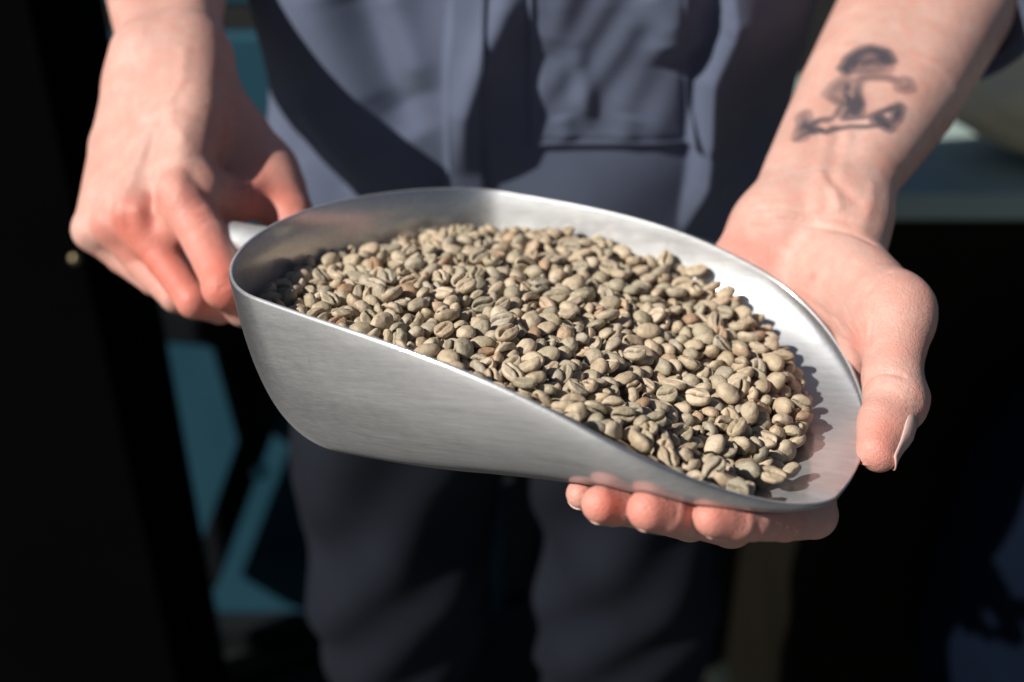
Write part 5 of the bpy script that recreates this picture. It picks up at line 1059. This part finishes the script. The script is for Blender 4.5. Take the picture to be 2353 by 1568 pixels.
def grip_skin():
    f = grip_hand()
    V, Q, N = polygonise(f, .0013)
    S = Skin(V, Q, N)
    # tendons and veins on the back of the hand
    for q, h, w in (([(425, 270), (420, 350), (415, 430)], .8, 4.5), ([(395, 260), (355, 370), (318, 475)], .9, 4.0), ([(360, 260), (305, 380), (268, 495)], .8, 3.8), ([(325, 260), (260, 400), (222, 505)], .7, 3.8),
                    ([(430, 110), (412, 180), (385, 230), (392, 280), (425, 310)], .55, 2.8), ([(385, 230), (345, 280), (322, 350)], .5, 2.6), ([(392, 280), (362, 350), (350, 400)], .45, 2.6), ([(355, 470), (352, 505)], -1.2, 5), ([(285, 500), (288, 525)], -1.0, 4)):
        S.emboss(q, h, w)
    # folds over the index joint and in the web
    for q in ([(425, 482), (445, 478), (462, 470)], [(432, 500), (455, 495), (474, 486)], [(440, 518), (462, 512), (482, 504)], [(505, 640), (530, 632), (545, 622)], [(512, 655), (538, 646)]): S.emboss(q, -.35, 1.2)
    for q in ([(545, 380), (540, 430), (535, 470)], [(565, 385), (560, 435), (552, 480)], [(585, 395), (580, 440), (575, 478)]): S.emboss(q, -.7, 2.2)
    for x, y, a, w in ((415, 440, .22, 14), (440, 490, .25, 14), (470, 560, .30, 16), (520, 650, .42, 16), (540, 690, .3, 12), (330, 505, .40, 14), (390, 590, .28, 16), (450, 680, .25, 14), (265, 525, .35, 12), (340, 610, .35, 14), (410, 670, .3, 12), (220, 535, .25, 12), (300, 600, .3, 12),
                       (640, 430, .32, 20), (670, 490, .36, 16), (580, 440, .32, 16), (560, 330, .10, 25), (300, 190, .12, 12), (520, 600, .2, 16)):
        S.paint('red', [(x, y)], a, w)
    S.red = S.red + .10
    for q, w in (([(420, 450), (470, 560), (520, 655)], 12), ([(318, 500), (378, 596), (447, 692)], 11), ([(262, 520), (328, 608), (406, 682)], 11), ([(216, 532), (282, 596), (354, 648)], 10)): S.paint('red', q, .10, w)
    S.V = press(S.V)
    return f, S

def nail(f, a, b, n, spread, name, parent, mat, lift=.00035, over=1.1):
    """a nail plate lying on the tip of a finger: a, b on the finger's axis, n the way the nail faces"""
    t = (b - a)/np.linalg.norm(b - a)
    n = n - t*(n @ t); n /= np.linalg.norm(n); w = np.cross(t, n)
    ns, nf = 9, 9
    top = []
    for i in range(ns):
        s = i/(ns - 1)*over
        row = []
        for j in range(nf):
            k = (j/(nf - 1) - .5)*2
            edge = 1 - .10*(abs(k)**3)
            ph = math.radians(spread)*k*(.80 + .2*math.sin(math.pi*min(s + .25, 1)))
            dr = n*math.cos(ph) + w*math.sin(ph)
            o = a + (b - a)*min(s*edge + .10*(1 - k*k)*(1 if s < .3 else 0)*-1, 1.0)
            lo_, hi_ = 0.0, .02
            for _ in range(18):
                mid = (lo_ + hi_)/2
                if f((o + dr*mid)[None])[0] < 0: lo_ = mid
                else: hi_ = mid
            p = o + dr*(lo_ + lift*(.3 + min(s*3, 1)))
            if s > 1: p = p + t*(s - 1)*np.linalg.norm(b - a)*(1 - .5*k*k)
            row.append(p)
        top.append(row)
    top = np.array(top)
    bot = top - n*.0005
    V = np.concatenate([top.reshape(-1, 3), bot.reshape(-1, 3)])
    F = [list(q) for q in grid_faces(ns, nf)] + [[v + ns*nf for v in q[::-1]] for q in grid_faces(ns, nf).tolist()]
    B = [i*nf for i in range(ns)] + [(ns-1)*nf + j for j in range(1, nf)] + [i*nf + nf-1 for i in range(ns-2, -1, -1)] + list(range(nf-2, 0, -1))
    for p, q in zip(B, B[1:] + B[:1]): F.append([p, q, q + ns*nf, p + ns*nf])
    me = mesh_np(name, V, F)
    bm = bmesh.new(); bm.from_mesh(me); bmesh.ops.recalc_face_normals(bm, faces=bm.faces); bm.to_mesh(me); bm.free()
    return link(name, me, mat, parent)

# ------------------------------------------------------------------ cloth
def cloth_mat(name, ca, cb, sheen):
    m = NT(name)
    co = m.coord('Object')
    n1 = m.noise(co, 14, 4, .6); n2 = m.noise(co, 420, 3, .6)
    wv = m.n('TexWave', wave_type='BANDS', bands_direction='DIAGONAL'); wv.inputs['Scale'].default_value = 260; wv.inputs['Distortion'].default_value = 1.0
    m.l(co, wv.inputs['Vector'])
    col = m.mix(ca, cb, m.ramp(n1, [(.3, 0.0), (.7, 1.0)]))
    b = m.bump(wv.outputs['Fac'], .15, .0004)
    b = m.bump(n2, .15, .0006, b)
    return m.set(Base_Color=col, Roughness=.85, Normal=b, Specular_IOR_Level=.2, Sheen_Weight=sheen, Sheen_Roughness=.5)
JACKET = cloth_mat('grey_navy_twill', (.072, .087, .136), (.090, .107, .165), .06)
TROUSER = cloth_mat('shaded_navy_twill', (.0035, .005, .010), (.006, .008, .015), 0.0)  # navy base lowered so the colour itself holds the shadow on the legs

def px_plane(x, y, yy):
    """where a sight line meets the upright plane at distance yy"""
    d = FW + (x - 1176.5)/2353*36/35*RT + (784 - y)/2353*36/35*UP
    p = CAM + d*(yy/d[1])
    return p[0], p[2]
def seg_d(X, Z, line):
    """distance to a polyline and signed side"""
    best = np.full(X.shape, 9.0); side = np.zeros(X.shape); par = np.zeros(X.shape)
    n = len(line) - 1
    for i, ((ax, az), (bx, bz)) in enumerate(zip(line[:-1], line[1:])):
        ux, uz = bx - ax, bz - az; L2 = ux*ux + uz*uz
        h = np.clip(((X - ax)*ux + (Z - az)*uz)/L2, 0, 1)
        dx = X - ax - h*ux; dz = Z - az - h*uz
        d = np.hypot(dx, dz)
        c = d < best
        best = np.where(c, d, best); side = np.where(c, np.sign(ux*dz - uz*dx), side); par = np.where(c, (i + h)/n, par)
    return best, side, par
JY = .605
# folds: line in the photograph's frame, height (mm), width (mm), optional one-sided (a lapped edge)
FOLDS = [([(1045, -60), (1038, 120), (1036, 300), (1034, 430), (1036, 560), (1040, 760)], 7, 13, 'step'),
         ([(1190, -60), (1150, 60), (1105, 160), (1075, 250), (1070, 400)], 12, 11, ''),
         ([(700, -60), (735, 80), (790, 220), (840, 330)], 9, 26, ''),
         ([(775, -60), (830, 80), (900, 230), (960, 320)], -13, 16, ''),
         ([(880, -40), (930, 100), (975, 220)], 7, 13, ''),
         ([(1690, -40), (1660, 90), (1612, 190), (1598, 330), (1590, 470), (1585, 560)], 20, 15, 'step'),
         ([(1590, -60), (1570, 60), (1600, 140)], 8, 12, ''),
         ([(1500, -40), (1530, 60), (1535, 150)], 7, 11, ''),
         ([(1320, -60), (1290, 40), (1262, 130)], 4, 11, ''),
         ([(1430, -60), (1350, 80), (1285, 170), (1240, 250)], 3.5, 9, ''),
         ([(1480, 10), (1420, 110), (1345, 215), (1290, 290)], 4.5, 10, ''),
         ([(1520, 90), (1460, 190), (1395, 290)], 3.5, 11, ''),
         ([(1325, 110), (1342, 200), (1356, 300)], 2.5, 6, ''),
         ([(1570, 150), (1530, 250), (1480, 330)], 3.5, 13, ''),
         ([(1290, 262), (1305, 330)], 2.2, 7, ''), ([(1450, 260), (1430, 335)], 2.2, 8, ''),
         ([(640, 330), (720, 400), (830, 500)], -5, 9, ''), ([(660, 250), (740, 330), (860, 430)], 6, 16, ''), ([(630, 420), (700, 500), (760, 560)], 6, 14, ''),
         ([(1600, 352), (1640, 356)], -2, 2.6, '')]
def jacket_front(X, Z):
    D = np.zeros(X.shape)
    for line, h, w, kind in FOLDS:
        L = [px_plane(x, y, JY) for x, y in line]
        d, s, t = seg_d(X, Z, L)
        fade = np.clip(np.minimum(t*5 + .2, (1 - t)*4), 0, 1)
        if kind == 'step':
            sd = d*s          # >0 on the lapped side
            g = np.where(sd > 0, np.exp(-(sd/(w/1e3*1.8))**2), np.exp(-(sd/(w/1e3*.16))**2))
        else:
            g = np.exp(-(d/(w/1e3))**2)
        D += h/1e3*g*fade
    return D

def build_person():
    root = empty('person', (0.0, .70, FLOOR_Z))
    tag(root, 'person in grey navy work clothes with tattooed forearm holding the scoop in both hands', 'person')
    off = Vector((0, -.70, -FLOOR_Z))
    def put(o):
        o.location = off
        return o
    fl, SL = lip_skin()
    fg, SG = grip_skin()
    # trunk and upper arms inside the clothes
    er, el = at(2205, -100, .648), at(395, -260, .672)
    shr, shl = np.array([.185, .775, 1.47]), np.array([-.185, .785, 1.47])
    core = blend([chain([(np.array([-.06, .725, .92]), 95), (np.array([-.07, .73, 1.10]), 88), (np.array([-.08, .75, 1.40]), 95)]), chain([(np.array([.06, .725, .92]), 95), (np.array([.07, .73, 1.10]), 88), (np.array([.08, .75, 1.40]), 95)]),
                  chain([(er, 37), (shr, 50)]), chain([(el, 35), (shl, 50)]), chain([(shr, 50), (np.array([0, .77, 1.52]), 55), (shl, 50)]),
                  chain([(np.array([-.1, .73, .90]), 78), (np.array([-.108, .71, .50]), 55), (np.array([-.108, .74, FLOOR_Z + .08]), 38)]), chain([(np.array([.1, .73, .90]), 78), (np.array([.108, .71, .50]), 55), (np.array([.108, .74, FLOOR_Z + .08]), 38)])], .03)
    Vc, Qc, Nc = polygonise(core, .009)
    V = np.concatenate([SL.V, SG.V, Vc])
    Q = np.concatenate([SL.Q, SG.Q + len(SL.V), Qc + len(SL.V) + len(SG.V)])
    me = mesh_np('body', V, Q)
    for nm in ('red', 'ink'):
        a = me.attributes.new(nm, 'FLOAT', 'POINT')
        val = np.concatenate([getattr(SL, nm), getattr(SG, nm), np.zeros(len(Vc))])
        a.data.foreach_set('value', np.clip(val, 0, .92 if nm == 'ink' else .85).astype(np.float32))
    body = put(link('body', me, SKIN, root))
    tag(body, 'bare forearms and hands with a blue black tattoo on one forearm')
    nm_ = NT('nail'); NAIL = nm_.set(Base_Color=(.60, .40, .36), Roughness=.28, Subsurface_Weight=.1, Subsurface_Scale=.002)
    put(nail(fl, at(2050, 968, .381), at(2024, 1048, .372), RT*.95 - FW*.30 + UP*.05, 50, 'fingernail', root, NAIL, over=1.25))
    dn = np.array([.12, .30, -1.0])
    for a, b in (((1690, 1193, .323), (1640, 1191, .3195)), ((1530, 1175, .321), (1487, 1172, .3165)), ((1420, 1162, .330), (1379, 1159, .325)), ((1360, 1140, .346), (1334, 1135, .3405))):
        put(nail(fl, at(*a), at(*b), dn, 48, 'fingernail', root, NAIL))

    # --- jacket body
    nz, nt = 230, 560
    zs = np.linspace(.915, 1.52, nz)
    u = np.linspace(0, 1, nt, endpoint=False)
    th = 2*np.pi*(u - .11*np.sin(4*np.pi*u)*.0)
    T_, Z = np.meshgrid(th, zs, indexing='xy')
    hw = .190 + .012*np.clip((1.08 - Z)/.15, 0, 1) + .012*np.clip((Z - 1.2)/.2, 0, 1)
    shoulder = np.clip((Z - 1.44)/.08, 0, 1)
    hw = hw*(1 - .45*shoulder**2)
    hd = .122*(1 - .35*shoulder**2)
    n_ = 2.35
    cx, sy = np.cos(T_), np.sin(T_)
    X = .012 + hw*np.sign(cx)*np.abs(cx)**(2/n_)
    Y = .727 + .02*np.clip((Z - 1.2)/.3, 0, 1) - hd*np.sign(sy)*np.abs(sy)**(2/n_)
    front = np.clip(sy*2.2, 0, 1)
    D = jacket_front(X, Z)*front
    # small crumples everywhere
    nx = np.sin(X*61 + 3*np.sin(Z*23))*.0016 + np.sin(X*33 - Z*41)*.0022 + np.sin(Z*57 + X*19)*.0013
    rx, ry = cx*hd, -sy*hw
    rl = np.hypot(rx, ry)
    D = D + nx
    X = X + rx/rl*D; Y = Y + ry/rl*D
    P = np.stack([X, Y, Z], -1)
    inner = P.copy(); inner[..., 0] = .012 + (inner[..., 0] - .012)*.985; inner[..., 1] = .727 + (inner[..., 1] - .727)*.985
    Vj = np.concatenate([P.reshape(-1, 3), inner.reshape(-1, 3)])
    F1 = grid_faces(nz, nt, False, True)
    n0 = nz*nt
    F2 = F1[:, ::-1] + n0
    ring = [[j, (j+1) % nt, (j+1) % nt + n0, j + n0][::-1] for j in range(nt)] + [[n0 - nt + j, n0 - nt + (j+1) % nt, 2*n0 - nt + (j+1) % nt, 2*n0 - nt + j] for j in range(nt)]
    me = mesh_np('jacket', Vj, F1.tolist() + F2.tolist() + ring)
    bm = bmesh.new(); bm.from_mesh(me); bmesh.ops.recalc_face_normals(bm, faces=bm.faces); bm.to_mesh(me); bm.free()
    jk = put(link('jacket', me, JACKET, root))
    # --- front placket and patch pocket, sewn on
    def front_y(X, Z):
        hw_ = .190 + .012*np.clip((1.08 - Z)/.15, 0, 1) + .012*np.clip((Z - 1.2)/.2, 0, 1)
        y = .727 + .02*np.clip((Z - 1.2)/.3, 0, 1) - .122*np.maximum(1 - np.abs((X - .012)/hw_)**2.35, 0)**(1/2.35)
        return y - jacket_front(X, Z) - (np.sin(X*61 + 3*np.sin(Z*23))*.0016 + np.sin(X*33 - Z*41)*.0022 + np.sin(Z*57 + X*19)*.0013)
    def patch(name, left, right, y0, y1, off, nu=60, nv=90):
        U, Vv = np.meshgrid(np.linspace(0, 1, nu), np.linspace(0, 1, nv), indexing='ij')
        py = y0 + (y1 - y0)*Vv
        px_ = left(py) + (right(py) - left(py))*U
        dx = FW[1] + (784 - py)/2353*36/35*UP[1]
        X = (px_ - 1176.5)/2353*36/35*JY/dx
        Z = CAM[2] + (FW[2] + (784 - py)/2353*36/35*UP[2])*JY/dx
        edge = np.minimum(np.minimum(U, 1 - U)*nu, np.minimum(Vv, 1 - Vv)*nv)
        seam = .0010*np.exp(-((edge - 3.0)/1.0)**2)              # stitched line inside the edge
        Yf = front_y(X, Z) - off*np.clip(edge, 0, 1) + seam
        top = np.stack([X, Yf, Z], -1).reshape(-1, 3); bot = top + np.array([0, .006, 0])
        n0 = len(top)
        F = grid_faces(nu, nv)
        me = mesh_np(name, np.concatenate([top, bot]), F.tolist() + (F[:, ::-1] + n0).tolist())
        return link(name, me, JACKET, jk)
    patch('placket', lambda y: 1034 + 0*y, lambda y: 1116 - 6*np.sin(y/200), -140, 760, .0040)
    patch('pocket', lambda y: 1212 + .012*y, lambda y: 1588 + .02*y, -140, 338, .0030)
    # --- sleeves, each with its rolled cuff
    def sleeve(A, t0, E, B, ra, rb, seed):
        """A cuff centre, t0 the forearm's way, E the elbow, B the shoulder"""
        nr, ns_ = 70, 72
        ph = np.linspace(0, 2*np.pi, ns_, endpoint=False)
        t0 = t0/np.linalg.norm(t0)
        def pos(s): return (1-s)**3*A + 3*s*(1-s)**2*(A + t0*.12) + 3*s*s*(1-s)*E + s**3*B
        e1 = np.cross(t0, [0, 0, 1.0]); e1 /= np.linalg.norm(e1)
        rows, cen = [], []
        for i in range(nr):
            s = i/(nr - 1)
            c_ = pos(s); t = pos(min(s + .01, 1)) - pos(max(s - .01, 0)); t /= np.linalg.norm(t)
            e1 = e1 - t*(e1 @ t); e1 /= np.linalg.norm(e1); e2 = np.cross(t, e1)
            r = ra + (rb - ra)*s
            wob = .004*np.sin(ph*3 + s*9 + seed) + .0035*np.sin(ph*2 - s*23 + seed*2) + .003*np.sin(s*40 + 2*np.sin(ph + seed))
            rows.append(c_ + (r + wob)[:, None]*(np.cos(ph)[:, None]*e1 + np.sin(ph)[:, None]*e2)); cen.append(c_)
        V = np.array(rows).reshape(-1, 3)
        c_in = np.repeat(np.array(cen), ns_, 0)
        Vi = c_in + (V - c_in)*.95
        F1 = grid_faces(nr, ns_, False, True); n0 = len(V)
        ring = [[j, (j+1) % ns_, (j+1) % ns_ + n0, j + n0] for j in range(ns_)]
        me = mesh_np('sleeve', np.concatenate([V, Vi]), F1.tolist() + (F1[:, ::-1] + n0).tolist() + ring)
        link('sleeve', me, JACKET, jk)
        # cuff: a thick rolled band
        e1 = np.cross(t0, [0, 0, 1.0]); e1 /= np.linalg.norm(e1); e2 = np.cross(t0, e1)
        prof = [(0, .0055), (-.002, .0075), (.004, .0115), (.022, .0125), (.036, .0115), (.040, .0080), (.038, .0050)]
        rows = []
        for s, dr in prof:
            wob = .0016*np.sin(ph*3 + seed) + .001*np.sin(ph*5 + s*90)
            rows.append(A + t0*s + (ra + dr + wob)[:, None]*(np.cos(ph)[:, None]*e1 + np.sin(ph)[:, None]*e2))
        rows.append(A + t0*.002 + (ra*.975)*(np.cos(ph)[:, None]*e1 + np.sin(ph)[:, None]*e2))
        me = mesh_np('cuff', np.array(rows).reshape(-1, 3), grid_faces(len(rows), ns_, True, True))
        bm = bmesh.new(); bm.from_mesh(me); bmesh.ops.recalc_face_normals(bm, faces=bm.faces); bm.to_mesh(me); bm.free()
        link('cuff', me, JACKET, jk)
    sleeve(at(2140, 8, .610), at(2230, -110, .65) - at(2125, 10, .607), at(2260, -190, .70), shr, .0495, .072, 1.0)
    sleeve(at(385, -210, .655), at(390, -300, .682) - at(380, -120, .63), at(400, -380, .715), shl, .046, .068, 2.3)
    # --- trousers: seat and two legs in one piece of cloth
    def trouser_field():
        sx = .104
        L = lambda s: chain([(np.array([s*.075, .728, .965]), 98), (np.array([s*.100, .718, .80]), 90), (np.array([s*sx, .70, .52]), 74), (np.array([s*sx, .715, .30]), 68), (np.array([s*sx, .735, FLOOR_Z + .06]), 62)], 0)
        f = blend([L(-1), L(1)], .012)
        g = lambda P: f(P) + .005*np.sin(P[:, 0]*38 + P[:, 2]*27 + 1.2*np.sin(P[:, 2]*17)) + .0035*np.sin(P[:, 2]*61 - P[:, 0]*70 + 2*np.sin(P[:, 2]*11)) + .003*np.sin(P[:, 1]*50 + P[:, 2]*33)
        g.lo, g.hi = f.lo - .01, f.hi + .01
        return g
    Vt, Qt, Nt = polygonise(trouser_field(), .007)
    put(link('trousers', mesh_np('trousers', Vt, Qt), TROUSER, root))
    # shoes
    for s in (-1, 1):
        f = blend([chain([(np.array([s*.11, .76, FLOOR_Z + .045]), 40), (np.array([s*.12, .62, FLOOR_Z + .04]), 38), (np.array([s*.125, .545, FLOOR_Z + .035]), 33)])], 0)
        g = lambda P, f=f: np.maximum(f(P), FLOOR_Z + .002 - P[:, 2])
        g.lo, g.hi = f.lo, f.hi
        Vs, Qs, Ns = polygonise(g, .006)
        put(link('shoe', mesh_np('shoe', Vs, Qs), SHOE, root))
    return root
SHOE = NT('black_leather').set(Base_Color=(.02, .02, .022), Roughness=.5)
person = build_person()
